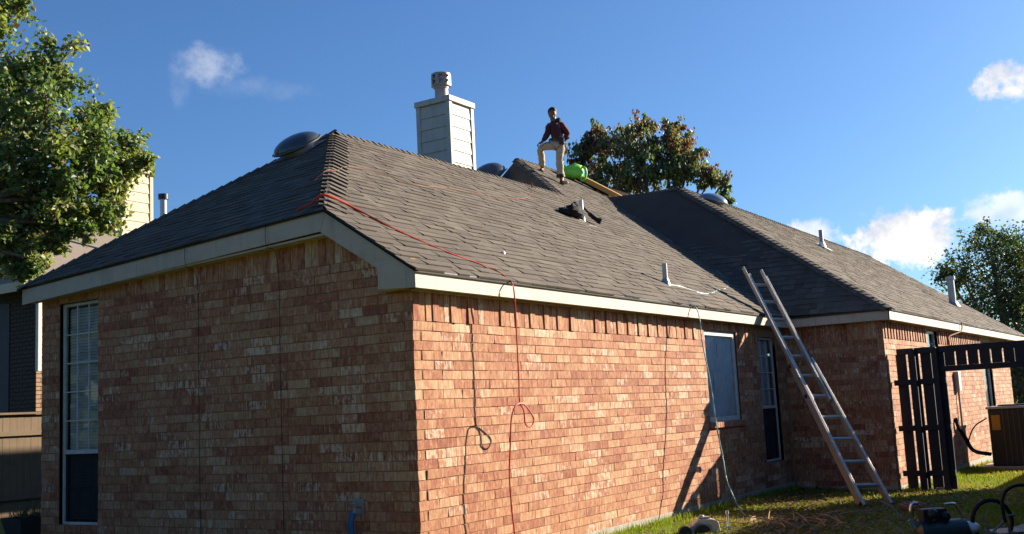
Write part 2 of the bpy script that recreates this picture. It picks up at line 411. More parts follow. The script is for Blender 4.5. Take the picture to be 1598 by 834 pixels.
H = .09144; L = .3032; ZS = 2.46; JT = .0075; PR = .0068; JV = .0052; JT = .0082
near_pool = []     # candidates for individual bricks: (distance, ...)
brick_near = []; brick_far = MB()
rb = random.Random(11)
def bcol():
    t = min(1, max(0, rb.gauss(.43, .21))); wv = rb.random()**1.4
    return (t, wv, rb.random())
def add_brick(O, U, Nn, u0, u1, z0, z1, pr=None, dep=.09, wall=None):
    """O origin of the wall face, U along, Nn outward"""
    p = PR+rb.uniform(-.0015, .003) if pr is None else pr
    j = lambda s=.0026: rb.uniform(-s, s)
    q = [(u0+JV/2+j(), z0+JT/2+j()), (u1-JV/2+j(), z0+JT/2+j()), (u1-JV/2+j(), z1-JT/2+j()), (u0+JV/2+j(), z1-JT/2+j())]
    tl = rb.uniform(-.0022, .0022)
    fr = [O+U*a+V((0, 0, b))+Nn*(p+(tl if k > 1 else -tl)) for k, (a, b) in enumerate(q)]
    bk = [O+U*a+V((0, 0, b))-Nn*dep for a, b in q]
    c = bcol(); cen = sum(fr, V((0, 0, 0)))/4
    size = abs((u1-u0)*(z1-z0))
    dv = cen-CAM; cosn = abs(dv.normalized().dot(Nn))
    area = size*cosn/dv.length_squared
    brick_near.append((area, fr, bk, c, wall, U.cross(V((0, 0, 1))).dot(Nn) > 0))
def soldier_pr(): return rb.choice([.004, .005, .006, .012, .02, .022])
def wall_face(O, U, Nn, u0, u1, z0, ztop, holes, name, odd0, top=None, backdrop_top=None):
    """mortar sheet with holes"""
    mb = MB(); us = sorted({u0, u1, *[h[0] for h in holes], *[h[1] for h in holes]}); zs = sorted({z0, ztop, *[h[2] for h in holes], *[h[3] for h in holes]})
    for a, b in zip(us, us[1:]):
        for c, e in zip(zs, zs[1:]):
            if any(h[0] <= (a+b)/2 <= h[1] and h[2] <= (c+e)/2 <= h[3] for h in holes): continue
            P = [O+U*a+V((0, 0, c)), O+U*b+V((0, 0, c)), O+U*b+V((0, 0, e)), O+U*a+V((0, 0, e))]
            mb.prism(P, -Nn*.085)
    return mb
def courses(O, U, Nn, u0, u1, z0, z1, holes, wall, par=0, off_even=0., off_odd=L/2, top=None, endclip=None):
    n = 0; z = ZS
    rows = int(round((z1-z0)/H)); base = round((z1-ZS)/H)
    for k in range(rows):
        zt = ZS+(base-k)*H; zb = zt-H; ki = (base-k) % 2
        st = u0+(off_even if ki == 0 else off_odd)
        edges = []; uu_ = st
        while uu_ < u1: edges.append(uu_); uu_ += L
        edges = [u0 if off_even == 0 or ki else u0]+[e for e in edges if e > u0+.03]+[u1]
        if endclip is not None and ki == endclip[0]: edges = [max(e, u0+.096) for e in edges]
        elif endclip is not None: edges[0] = u0-PR-JV/2
        for a, b in zip(edges, edges[1:]):
            if b-a < .025: continue
            segs = [(a, b)]
            for h in holes:
                if zt-.02 > h[2] and zb+.02 < h[3]:
                    ns = []
                    for (p, q) in segs:
                        if q <= h[0] or p >= h[1]: ns.append((p, q))
                        else:
                            if h[0]-p > .03: ns.append((p, h[0]))
                            if q-h[1] > .03: ns.append((h[1], q))
                    segs = ns
            for p, q in segs:
                if top and (zb+.03) > top((p+q)/2): continue
                add_brick(O, U, Nn, p, q, zb, zt, wall=wall)
# --- front wall (sunlit)
X = V((1, 0, 0)); Y = V((0, 1, 0)); Zv = V((0, 0, 1))
FN = 25; zF = ZS-FN*H
W1 = (6.775, 8.0, 1.28, 2.61); W2 = (8.92, 9.76, .56, 2.58)
wf = wall_face(V((0, 0, 0)), X, -Y, 0.002, XC, zF, 2.80, [W1, W2], 'wall', 0)
wall1 = part(wf, 'wall', M_MORTAR)
wall1['label'] = 'sunlit front wall of orange tan bricks'
courses(V((0, 0, 0)), X, -Y, 0, XC-.004, zF, ZS, [W1, (W2[0], W2[1], W2[2], 3)], 0, off_even=.295, off_odd=.118, endclip=(1, .105))
u_ = 0.0; q = 0
while u_ < XC-.1:
    if not (W1[0]-.02 < u_+.04 < W1[1]+.02 and False) and not (W2[0]-.05 < u_ < W2[1]-.02):
        zt_ = 2.74; zb_ = ZS
        if W1[0]-.06 < u_ < W1[1]-.02: zb_ = 2.62
        pr = [.02, .005, .006][q % 3] if rb.random() < .8 else soldier_pr()
        if zt_-zb_ > .1: add_brick(V((0, 0, 0)), X, -Y, u_, u_+.0965, zb_, zt_, pr=pr, wall=0)
    u_ += .0965; q += 1
# --- left wall (shaded)
WL = (4.635, 5.375, .53, 3.13); YL = 5.72
def ltop(y): return 2.83+S*(y+.173)*1.0 if y < .90 else 3.54-(y-.9)*.05
O2 = V((0, 0, 0))
mb = MB()
wl = wall_face(V((0, 0, 0)), Y, -X, 0.002, YL, zF, 3.05, [(WL[0], WL[1], WL[2], 3.05)], 'wall', 0)
wl.prism([(0, .002, 3.05), (0, .002, 2.84), (0, .93, 3.50), (0, WL[0], 3.32), (0, WL[0], 3.05)][::1], (.085, 0, 0)) if False else None
wl.prism([(0, .35, 3.05), (0, WL[0], 3.05), (0, WL[0], 3.32), (0, .97, 3.50)], (.085, 0, 0))
wl.prism([(0, WL[0]+.0, 3.13), (0, YL, 3.13), (0, YL, 3.27), (0, WL[0], 3.32)], (.085, 0, 0))
wl.prism([(0, WL[1], 3.05), (0, YL, 3.05), (0, YL, 3.13), (0, WL[1], 3.13)], (.085, 0, 0))
wall2 = part(wl, 'wall', M_MORTAR); wall2['label'] = 'shaded end wall of dark brown bricks with the tall window'
zsl = ZS+7*H
courses(V((0, 0, 0)), Y, -X, 0, YL, zF, zsl, [(WL[0], WL[1], WL[2], WL[3])], 1, off_even=.295, off_odd=.40,
        endclip=(0, .105), top=lambda y: (2.86+.62*y) if y < .9 else 9)
u_ = .95
while u_ < YL-.05:
    zb_ = zsl if not (WL[0]-.03 < u_ < WL[1]) else WL[3]+.01
    zt_ = 3.38-(u_-.95)*.034
    add_brick(V((0, 0, 0)), Y, -X, u_, u_+.0965, zb_, zt_, pr=rb.choice([.004, .006, .009]), wall=1); u_ += .0965
u_ = .45
while u_ < .90:
    add_brick(V((0, 0, 0)), Y, -X, u_, u_+.0965, zsl, 2.95+.62*u_, pr=.005, wall=1); u_ += .0965
# --- wing left wall (shaded, faces left)
wl = wall_face(V((XC, 0, 0)), Y, -X, YC+.002, -.004, zF-.12, 2.80, [], 'wall', 0)
wall3 = part(wl, 'wall', M_MORTAR); wall3['label'] = 'shaded side wall of the projecting wing'
courses(V((XC, 0, 0)), Y, -X, YC, -.03, zF-H, ZS, [], 2, off_even=.295, off_odd=.118, endclip=(0, .105))
u_ = YC
while u_ < -.08:
    add_brick(V((XC, 0, 0)), Y, -X, u_, u_+.0965, ZS, 2.745, pr=rb.choice([.004, .006, .012]), wall=2); u_ += .0965
# --- wing front wall (sunlit)
WC1 = (13.25, 14.25, 1.25, 2.70); WC2 = (18.75, 19.95, .9, 2.62); XE = 22.6
wl = wall_face(V((0, YC, 0)), X, -Y, XC+.002, XE, zF-.3, 2.80, [WC1, WC2], 'wall', 0)
wall4 = part(wl, 'wall', M_MORTAR); wall4['label'] = 'sunlit front wall of the projecting wing'
courses(V((0, YC, 0)), X, -Y, XC, XE, zF-2*H, ZS, [WC1, WC2], 3, off_even=.295, off_odd=.118, endclip=(1, .105))
u_ = XC; q = 0
while u_ < XE:
    if not (WC1[0]-.05 < u_ < WC1[1]-.02) and not (WC2[0]-.05 < u_ < WC2[1]-.02):
        add_brick(V((0, YC, 0)), X, -Y, u_, u_+.0965, ZS, 2.74, pr=.022 if q % 2 else .005, wall=3)
    u_ += .0965; q += 1
WALLS = [wall1, wall2, wall3, wall4]
FQ = [(0,1,2,3),(1,0,4,5),(2,1,5,6),(3,2,6,7),(0,3,7,4)]
brick_near.sort(key=lambda t: -t[0])
protos = {}
def brick_mesh(fr, bk, flip):
    c0 = fr[0]; vs = [p-c0 for p in fr+bk]
    me = bpy.data.meshes.new('brick'); fs = FQ if flip else [q[::-1] for q in FQ]
    me.from_pydata([tuple(v) for v in vs], [], fs); me.materials.append(M_BRICK); me.update(); return me
for i, (a, fr, bk, c, wl_, fl) in enumerate(brick_near[:300]):
    w_ = (fr[1]-fr[0]).length; hh = (fr[3]-fr[0]).length
    key = (wl_, round(w_/.006), round(hh/.006), i % 3)
    if key not in protos: protos[key] = brick_mesh(fr, bk, fl)
    o = bpy.data.objects.new('brick', protos[key]); link(o, WALLS[wl_]); o.location = fr[0]; o.color = (*c, 1)
for wi in range(4):
    mb = MB()
    for a, fr, bk, c, wl_, fl in brick_near[300:]:
        if wl_ == wi: mb.add(fr+bk, FQ if fl else [q[::-1] for q in FQ], c)
    mb.build('bricks', M_BRICKJ, WALLS[wi], kind='stuff')

# back and end walls, plain (never seen from near the photograph's position but keep the house closed)
mb = MB()
mb.box((.09, YL-.09, 0), (5.0, YL, 3.2)); mb.box((4.91, YL, 0), (5.0, 7.0, 3.0)); mb.box((5.0, 6.91, 0), (10.0, 7.0, 3.0)); mb.box((9.91, 7.0, 0), (10.0, 9.4, 3.0)); mb.box((10.0, 9.31, 0), (XE-.1, 9.4, 3.0))
mb.box((XE-.09, YC+.1, -.3), (XE, 9.3, 2.8))
part(mb, 'rear_wall', M_MORTAR)
mb = MB(); mb.box((.095, .095, 0), (9.9, 5.6, .05)); part(mb, 'inner_floor', M_ROOM)
mb = MB(); mb.box((.5, 2.2, .05), (10.0, 2.25, 2.75)); mb.box((2.2, 2.25, .05), (2.25, 5.5, 2.75)); part(mb, 'inner_wall', M_ROOM)
# foundation
mb = MB()
mb.box((-.012, -.012, -.6), (XC-.013, .3, zF+.002)); mb.box((-.0125, .3, -.6), (.3, YL+.0, zF+.002))
mb.box((XC-.012, YC-.012, -.8), (XC+.3, -.0125, zF-H+.004)); mb.box((XC+.3, YC-.0125, -.9), (XE, YC+.3, zF-2*H-.0+.08))
part(mb, 'foundation', M_CONC, bevel=.004)

# --- fascia, soffits
def fascia(poly, vec, label=None):
    mb = MB(); mb.prism(poly, vec); o = part(mb, 'fascia_board', M_FASCIA)
    if label: o['label'] = label
zfb, zft = 2.742, 2.888
for a, b in ((-.155, 1.05), (1.054, 1.50), (1.504, 4.6), (4.604, 6.05), (6.054, 6.55), (6.554, 10.0)):
    fascia([(a, EY, zfb), (b, EY, zfb), (b, EY, zft), (a, EY, zft)], (0, .02, 0))
xe = -.157
def lz(y): return 3.600-(y-.90)*.050      # top edge of the shaded eave board
fascia([(xe, EY+.001, zfb), (xe, EY+.001, zft), (xe, .90, lz(.9)), (xe, .975, 3.405), (xe, .27, 2.975), (xe, .27, 2.768)], (.02, 0, 0), 'grey raked board and boxed return at the corner')
for a, b in ((.903, 1.69), (1.693, 2.9), (2.903, 5.90)):
    fascia([(xe, a, lz(a)), (xe, b, lz(b)), (xe, b, lz(b)-.182), (xe, .978 if a < 1 else a, 3.412 if a < 1 else lz(a)-.182)], (.02, 0, 0))
XW0 = XC-.165; YW0 = YC-.173
fascia([(XW0, YW0+.001, zfb), (XW0, EY+.02, zfb), (XW0, EY+.02, zft), (XW0, YW0+.001, zft)], (.02, 0, 0), 'shaded side board of the wing')
for a, b in ((XW0, 14.2), (14.204, 19), (19.004, 25.0)):
    fascia([(a, YW0, zfb), (b, YW0, zfb), (b, YW0, zft), (a, YW0, zft)], (0, .02, 0))
mb = MB()
mb.box((-.136, -.153, zfb+.012), (XC-.14, -.012, zfb+.03))
mb.obox((-.136, .02, 2.80), (0, .93, .58), (.13, 0, 0), (0, 0, .02)); mb.obox((-.136, .95, 3.375), (0, 4.9, -.19), (.13, 0, 0), (0, 0, .02))
mb.box((-.136, -.15, zfb+.012), (-.012, .27, zfb+.031))
mb.box((XW0+.02, YW0+.02, zfb+.012), (XC-.008, -.16, zfb+.03)); mb.box((XC-.008, YW0+.02, zfb+.0125), (25, YC-.01, zfb+.0305))
mb.box((XE, YC-.01, zfb+.013), (25, 6, zfb+.031))
part(mb, 'soffit', M_FASCIA)
# shadow trim under the front eave
mb = MB(); mb.box((-.01, -.028, 2.735), (XC-.03, -.002, zfb+.008)); mb.box((XC+.01, YC-.03, 2.735), (XE, YC-.002, zfb+.008)); part(mb, 'frieze_board', M_FASCIA)

# --- roof
roof = MB()
A = V((3.33, 3.931, 5.633)); HB = V((-.175, .915, zP(.915))); LE = V((-.175, 5.93, 3.375))
ry = 3.945; rz = zP(ry)
BH = V((9.60, ry, rz)); BP = V((11.351, 5.954, zP(5.954)))
CK = V((XW0-.02, YW0-.02, EZ+.018)); CP = V((13.168, 3.016, 6.15)); CR = V((13.30, 5.85, 6.22))
IC = V((XW0-.02, EY-.02, EZ+.012))
AR = V((A.x, ry, rz)); AR.z = A.z
E0 = V((-.175, EY-.02, EZ+.008))
CE1 = V((26.6, 2.60, 5.85)); CE2 = V((25.1, YW0-.02, EZ+.015)); CE3 = V((24.9, 6.5, 3.0))
CV = V((13.1, 4.75, zP(4.75)))
under = -.006
def deck(*P):
    mb = MB(); mb.prism([p+V((0, 0, under)) for p in P], (0, 0, -.018)); return part(mb, 'roof_deck', M_SHJ)
deck(E0, IC, CV, V((14.6, 5.954, BP.z)), BP, BH, A, HB)
deck(HB, A, LE)
deck(A, BH, V((9.3, 9.3, 3.1)), V((.0, 9.0, 3.1)), LE) if False else None
mb = MB()
for P in ((A, LE, V((4.6, 5.93, 3.375)), V((4.8, 7.2, 2.95))), (A, V((4.8, 7.2, 2.95)), V((9.6, 7.2, 2.95)), BH), (BH, V((9.6, 7.2, 2.95)), BP), (BP, V((9.6, 7.2, 2.95)), V((9.9, 9.6, 2.9)), V((20, 9.6, 2.9)), V((20, 5.954, BP.z))),
          (CP, CE1, CE3, V((20, 8, 3.4)), CR)):
    for i in range(1, len(P)-1): mb.add([P[0]+V((0, 0, -.01)), P[i]+V((0, 0, -.01)), P[i+1]+V((0, 0, -.01))], [(0, 1, 2)], (.5, .5, .5))
part(mb, 'rear_roof', M_SHJ)
deck(CK, CP, CR, CV, IC)
deck(CK, CE2, CE1, CP)
deck(CE2, CE3, CE1)

sh_all = []
def clip_poly(poly, v):
    """u-range of a 2D polygon at height v"""
    xs_ = []
    n = len(poly)
    for i in range(n):
        (a, b), (c, d_) = poly[i], poly[(i+1) % n]
        if (b <= v < d_) or (d_ <= v < b): xs_.append(a+(c-a)*(v-b)/(d_-b))
    return (min(xs_), max(xs_)) if len(xs_) >= 2 else None
rs = random.Random(5)
def shingle_plane(P, Udir, wid, e=.142, over=.0):
    O = P[0]; n = None
    nrm = sum(((P[i]-P[0]).cross(P[(i+1) % len(P)]-P[0]) for i in range(len(P))), V((0, 0, 0))).normalized()
    if nrm.z < 0: nrm = -nrm
    U = (Udir-nrm*Udir.dot(nrm)).normalized(); W = nrm.cross(U)
    if W.z < 0: W = -W
    poly = [((p-O).dot(U), (p-O).dot(W)) for p in P]
    v0 = min(b for a, b in poly); v1 = max(b for a, b in poly)
    k = 0; v = v0
    while v < v1-.03:
        r1 = clip_poly(poly, v+.004); r2 = clip_poly(poly, min(v+e*.97, v1-.002))
        if r1 is None or r2 is None: v += e; k += 1; continue
        u = min(r1[0], r2[0])-rs.uniform(0, .2); um = max(r1[1], r2[1])
        wav = rs.uniform(-.004, .004)
        while u < um:
            w_ = rs.choice([.12, .16, .2, .26, .32])*rs.uniform(.85, 1.15)
            a, b = u, u+w_
            b0, b1 = max(a, r1[0]), min(b, r1[1]); t0, t1 = max(a, r2[0]), min(b, r2[1])
            thick = rs.random() < .5
            if b1-b0 > .02 or t1-t0 > .02:
                if b1-b0 < .004: b0 = b1 = min(max((t0+t1)/2, r1[0]), r1[1]); b1 += .004
                if t1-t0 < .004: t0 = t1 = min(max((b0+b1)/2, r2[0]), r2[1]); t1 += .004
                hb = (.017 if thick else .009)+rs.uniform(-.002, .003); vb = v-(.006 if thick else 0)+rs.uniform(-.003, .003)+.004*math.sin(u*1.7+k)
                vt = v+e+.012
                P4 = [O+U*b0+W*vb+nrm*hb, O+U*b1+W*vb+nrm*hb, O+U*t1+W*vt+nrm*.004, O+U*t0+W*vt+nrm*.004]
                Q4 = [O+U*b0+W*vb-nrm*.002, O+U*b1+W*vb-nrm*.002]
                tn = min(1, max(0, rs.gauss(.5, .24)-(.1 if not thick else 0)))
                c = (tn, rs.random(), rs.random())
                cen = (P4[0]+P4[2])/2; dv = cen-CAM
                sh_all.append((w_*e*abs(dv.normalized().dot(nrm))/dv.length_squared, P4+Q4, U.cross(W).dot(nrm) > 0, c))
            u += w_
        v += e; k += 1
shingle_plane([E0, IC, CV, V((14.6, 5.954, BP.z)), BP, BH, A, HB], X, 1)
shingle_plane([HB, A, LE], (LE-HB), 1)
shingle_plane([CK, CP, CR, CV, IC], Y, 1)
shingle_plane([CK, CE2, CE1, CP], (CE2-CK), 1, .142)
BL = V((9.6, 9.5, 2.95))
shingle_plane([BH, BP, V((10.2, 8.6, 3.9)), V((8.0, 6.0, 4.0))], Y, 1)
sh_all.sort(key=lambda t: -t[0])
SF = [(0, 1, 2, 3), (1, 0, 4, 5), (0, 3, 4), (1, 5, 2)]
roof_e = bpy.data.objects.new('shingle_roof', None); link(roof_e, house); roof_e.matrix_parent_inverse = Matrix.Translation(-house_inv)
for a, P, fl, c in sh_all[:300]:
    c0 = P[0]; me = bpy.data.meshes.new('shingle'); me.from_pydata([tuple(p-c0) for p in P], [], SF if fl else [q[::-1] for q in SF]); me.materials.append(M_SH)
    o = bpy.data.objects.new('shingle', me); link(o, roof_e); o.location = c0; o.color = (*c, 1)
mb = MB()
for a, P, fl, c in sh_all[300:]: mb.add(P, SF if fl else [q[::-1] for q in SF], c)
mb.build('shingles', M_SHJ, roof_e, kind='stuff')
# drip edge (dark line above the fascia)
mb = MB()
mb.obox(E0+V((0, 0, .006)), IC-E0, (0, .05, .034), (0, 0, -.014)); mb.obox(HB+V((0, 0, .004)), LE-HB, (.05, 0, .02), (0, 0, -.02))
mb.obox(E0+V((0, 0, .004)), HB-E0, (.04, 0, 0), (0, 0, -.022)); mb.obox(CK+V((0, 0, .004)), IC-CK, (.05, 0, .03), (0, 0, -.014)); mb.obox(CK+V((0, 0, .005)), CE2-CK, (0, .05, .034), (0, 0, -.014))
part(mb, 'drip_edge', M_BLKPL)
# ridge and hip caps
def caps(a, b, n1, n2, wid=.15, e=.125, individual=True, lift=.02, ragged=0., wid2=None):
    wid2 = wid2 or wid
    a, b = V(a), V(b); t = (b-a).normalized(); Lg = (b-a).length; k = int(Lg/e); far = MB()
    s1 = t.cross(V(n1)).normalized(); s2 = t.cross(V(n2)).normalized()
    if s1.z > 0: s1 = -s1
    if s2.z > 0: s2 = -s2
    if s1.dot(s2) > .9: s2 = (-s1+V((0, 0, -.3))).normalized()
    for i in range(k):
        p = a+t*(i*e)+V((0, 0, rs.uniform(-.003, .004))); q = p+t*(e+.05); u1 = V((0, 0, lift+.010)); u2 = V((0, 0, .010))
        j1, j2 = rs.uniform(-ragged, ragged), rs.uniform(-ragged, ragged)
        m1, m2 = (s1+s2)*.0, 0
        P = [p+u1+s1*(wid+j1), p+u1+s1*.05+V((0,0,.012)), p+u1+s2*.05+V((0,0,.012)), p+u1+s2*(wid2+j2), q+u2+s1*(wid+j1), q+u2+s1*.05+V((0,0,.008)), q+u2+s2*.05+V((0,0,.008)), q+u2+s2*(wid2+j2)]
        P += [x-V((0, 0, .016)) for x in P[:4]]
        fs = [(0, 1, 5, 4), (1, 2, 6, 5), (2, 3, 7, 6), (0, 8, 9, 1), (1, 9, 10, 2), (2, 10, 11, 3), (0, 4, 8), (3, 11, 7)]
        cc_ = sum(P, V((0, 0, 0)))/len(P)-V((0, 0, .15)); fx = []
        for q_ in fs:
            nn_ = (P[q_[1]]-P[q_[0]]).cross(P[q_[2]]-P[q_[1]]); fx.append(q_ if nn_.dot(P[q_[0]]-cc_) > 0 else q_[::-1])
        fs = fx
        c = (min(1, max(0, rs.gauss(.5, .2))), rs.random(), rs.random())
        if individual:
            me = bpy.data.meshes.new('ridge_shingle'); me.from_pydata([tuple(x-p) for x in P], [], fs); me.materials.append(M_SH)
            o = bpy.data.objects.new('ridge_shingle', me); link(o, roof_e); o.location = p; o.color = (*c, 1)
        else: far.add(P, fs, c)
    if not individual: far.build('ridge_shingles', M_SHJ, roof_e, kind='stuff')
nF = V((0, -S, 1)).normalized(); nL = (A-HB).cross(LE-HB).normalized(); nB = V((0, S, 1)).normalized(); nLw = V((-.75, 0, 1)).normalized()
HA = HB+(A-HB)*.02
caps(HA, A, nF, nL, .245, .215, True, .030, .014, .08)
caps(A+V((0, 0, .0)), BH, nF, nB, .14, .135, True, .02, .01)
caps(BH, BP, nF, nLw, .14, .13, False)
caps(BP, V((14.6, 5.954, BP.z)), nF, nB, .13, .14, False)
caps(CK, CP, nF, nLw, .13, .14, False)
caps(CP, CR, nLw, V((.7, 0, 1)), .13, .14, False)
caps(CP, CE1, nF, nB, .13, .14, False)
caps(A, LE, nL, V((-.2, .7, 1)), .13, .14, False)

def FW(U, Nn): return (0, 1, 2, 3) if U.cross(Zv).dot(Nn) > 0 else (3, 2, 1, 0)
# --- windows of the house
def window(O, U, Nn, u0, u1, z0, z1, depth, cols, rows, rail=None, backing=None, screen=False, label=None, fw=.045):
    I = -Nn
    def bar(mb, a, b, c, e, dn, th): mb.prism([O+U*a+Zv*c+I*dn, O+U*b+Zv*c+I*dn, O+U*b+Zv*e+I*dn, O+U*a+Zv*e+I*dn], I*th)
    fr = MB(); d0 = depth
    bar(fr, u0, u0+fw, z0, z1, d0, .05); bar(fr, u1-fw, u1, z0, z1, d0, .05)
    bar(fr, u0+fw, u1-fw, z1-fw, z1, d0+.001, .05); bar(fr, u0+fw, u1-fw, z0, z0+fw, d0+.001, .05)
    if rail: bar(fr, u0+fw, u1-fw, rail-.025, rail+.025, d0+.002, .05)
    win = part(fr, 'window', M_WHITE, bevel=.003)
    if label: win['label'] = label
    def sub(mb, name, mt, **k): return mb.build(name, mt, win, **k)
    mt = MB()
    zlo = (rail+.025) if rail else z0+fw; zhi = z1-fw
    for i in range(1, cols):
        x_ = u0+fw+(u1-u0-2*fw)*i/cols; bar(mt, x_-.007, x_+.007, zlo, zhi, d0+.012, .01)
    for i in range(1, rows):
        z_ = zlo+(zhi-zlo)*i/rows; bar(mt, u0+fw, u1-fw, z_-.007, z_+.007, d0+.0125, .009)
    if rail:
        for i in range(1, cols):
            x_ = u0+fw+(u1-u0-2*fw)*i/cols; bar(mt, x_-.006, x_+.006, z0+fw, zlo-.05, d0+.030, .008)
        z_ = (z0+fw+rail)/2; bar(mt, u0+fw, u1-fw, z_-.006, z_+.006, d0+.0305, .007)
    if cols > 1: sub(mt, 'grille', M_WHITE)
    ca = [u0+fw+(u1-u0-2*fw)*i/cols for i in range(cols+1)]; ra = [zlo+(zhi-zlo)*i/rows for i in range(rows+1)]
    for i in range(cols):
        for j in range(rows):
            pn = MB(); pn.add([O+U*a_+Zv*c_+I*(d0+.024) for a_, c_ in ((ca[i], ra[j]), (ca[i+1], ra[j]), (ca[i+1], ra[j+1]), (ca[i], ra[j+1]))], [FW(U, Nn)]); sub(pn, 'pane', M_GLASS)
    if rail:
        pn = MB(); pn.add([O+U*a_+Zv*c_+I*(d0+.020) for a_, c_ in ((u0+fw, z0+fw), (u1-fw, z0+fw), (u1-fw, rail-.025), (u0+fw, rail-.025))], [FW(U, Nn)]); sub(pn, 'insect_screen' if screen else 'pane', M_SCREEN if screen else M_GLASSD)
    # reveal lining and interior
    rv = MB()
    for a, b in ((u0-.012, u0), (u1, u1+.012)): bar(rv, a, b, z0-.01, z1, .006, depth+.05)
    bar(rv, u0, u1, z1, z1+.012, .006, depth+.05)
    bar(rv, u0, u1, z0-.012, z0, .006, depth+.05)
    sub(rv, 'reveal', M_MORTAR)
    if backing == 'shade':
        bl = MB(); bar(bl, u0+.04, u1-.04, z0+.04, z1-.04, depth+.045, .004); sub(bl, 'roller_shade', M_SHADE)
    if backing == 'blinds':
        bl = MB(); z_ = z0+.06
        while z_ < z1-.06:
            a = O+U*(u0+.05)+Zv*z_+I*(depth+.065); bl.obox(a, U*(u1-u0-.1), I*.012+Zv*.032, Zv*.002); z_ += .036
        sub(bl, 'blind', M_BLIND)
    bk = MB(); bar(bk, u0-.1, u1+.1, z0-.1, z1+.1, depth+(.16 if backing else .9), .01); sub(bk, 'interior_backing', M_ROOM)
    return win
wA = window(V((0, 0, 0)), X, -Y, *W1, .022, 1, 1, backing='shade', label='white framed window over the brick sill', fw=.068)
wB = window(V((0, 0, 0)), X, -Y, *W2, .05, 3, 4, rail=1.44, backing='blinds', screen=True, label='tall shaded window beside the inner corner', fw=.035)
wC = window(V((0, 0, 0)), Y, -X, *WL, .045, 3, 5, rail=1.37, screen=True, backing='blinds', label='tall narrow window in the shaded end wall', fw=.036)
window(V((0, YC, 0)), X, -Y, *WC1, .05, 1, 1, backing='blinds', fw=.05)
window(V((0, YC, 0)), X, -Y, *WC2, .05, 1, 1, backing='blinds', fw=.06)
# white rectangles painted in for reflections in the sunlit window, and the swag inside the tall one
for k, (a, b, c, e) in enumerate(((6.84, 7.20, 2.03, 2.40), (7.36, 7.62, 2.22, 2.42), (6.86, 7.08, 1.78, 1.97), (7.16, 7.50, 1.72, 2.0))):
    mb = MB(); mb.box((a, .056, c), (b, .060, e)); mb.build('reflection_card', M_REFLECTION, wA)
mb = MB(); mb.prism([(.125, 5.12, 2.55), (.125, 5.02, 2.55), (.125, 4.98, 1.85), (.125, 5.05, 1.62), (.125, 5.12, 1.85)], (.01, 0, 0)); mb.build('door_hanger', M_SIDING2, wC)
# brick sill under the first window
u_ = W1[0]-.06
while u_ < W1[1]+.02:
    mb = MB(); mb.obox((u_, -.055, W1[2]-.085), (.088, 0, 0), (0, .14, .02), (0, 0, .075), (.25+.2*rb.random(), .15, rb.random())); o = part(mb, 'sill_brick', M_BRICKJ, bevel=.003); u_ += .0975

# --- chimney
def chimney(px, py, w_, z0, z1, mt, parent, inv, boards, flue=True):
    """px,py = nearest corner; body extends +X and +Y"""
    mb = MB(); mb.box((px+.02, py+.02, z0), (px+w_-.02, py+w_-.02, z1-.02))
    ch = mb.build('chimney', mt, parent)
    if inv is not None: ch.matrix_parent_inverse = inv
    hb = (z1-.12-z0)/boards
    for i in range(boards):
        z_ = z0+i*hb
        for sgn in (0, 1):
            m2 = MB(); dz = hb-.004
            if sgn == 0: m2.prism([(px+.08, py+.02, z_), (px+.08, py+.000, z_), (px+.08, py+.014, z_+dz), (px+.08, py+.02, z_+dz)], (w_-.16, 0, 0))
            else: m2.prism([(px+.02, py+.08, z_), (px+.000, py+.08, z_), (px+.014, py+.08, z_+dz), (px+.02, py+.08, z_+dz)], (0, w_-.16, 0))
            m2.build('siding_board', mt, ch)
    m2 = MB(); e = .012
    for (x0, x1, y0, y1) in ((px-e, px+.08, py-e, py+.08), (px+w_-.08, px+w_+e, py-e, py+.07), (px-e, px+.07, py+w_-.08, py+w_+e)):
        m2.box((x0, y0, z0), (x1, y1, z1-.11))
    m2.build('corner_trim', mt, ch, bevel=.004)
    m2 = MB(); m2.box((px-.035, py-.035, z1-.11), (px+w_+.035, py+w_+.035, z1)); m2.build('chase_cover', mt, ch, bevel=.006)
    if flue:
        c = V((px+w_*.42, py+w_*.52, z1)); k_ = w_/.98; up_ = lambda h: c+V((0, 0, h*k_))
        m2 = MB(); m2.tube([up_(-.02), up_(.42)], .165*k_, 20); m2.build('flue_pipe', M_FLUE, ch, smooth=True)
        m2 = MB(); m2.tube([up_(.40), up_(.44)], .235*k_, 24); m2.tube([up_(.54), up_(.58)], .232*k_, 24); m2.tube([up_(.66), up_(.71), up_(.73)], [.238*k_, .238*k_, .20*k_], 24)
        m2.tube([up_(.34), up_(.70)], .185*k_, 20)
        for k in range(8):
            th = k*math.pi/4; m2.obox(up_(.40)+V((math.cos(th)*.222, math.sin(th)*.222, 0))*k_, V((-math.sin(th)*.09, math.cos(th)*.09, 0))*k_, V((math.cos(th)*.012, math.sin(th)*.012, 0))*k_, (0, 0, .28*k_))
        m2.build('flue_cap', M_FLUE, ch, smooth=True)
    return ch
ch = chimney(8.312, 5.486, .784, 3.3, 7.63, M_SIDING, house, Matrix.Translation(-house_inv), 18)

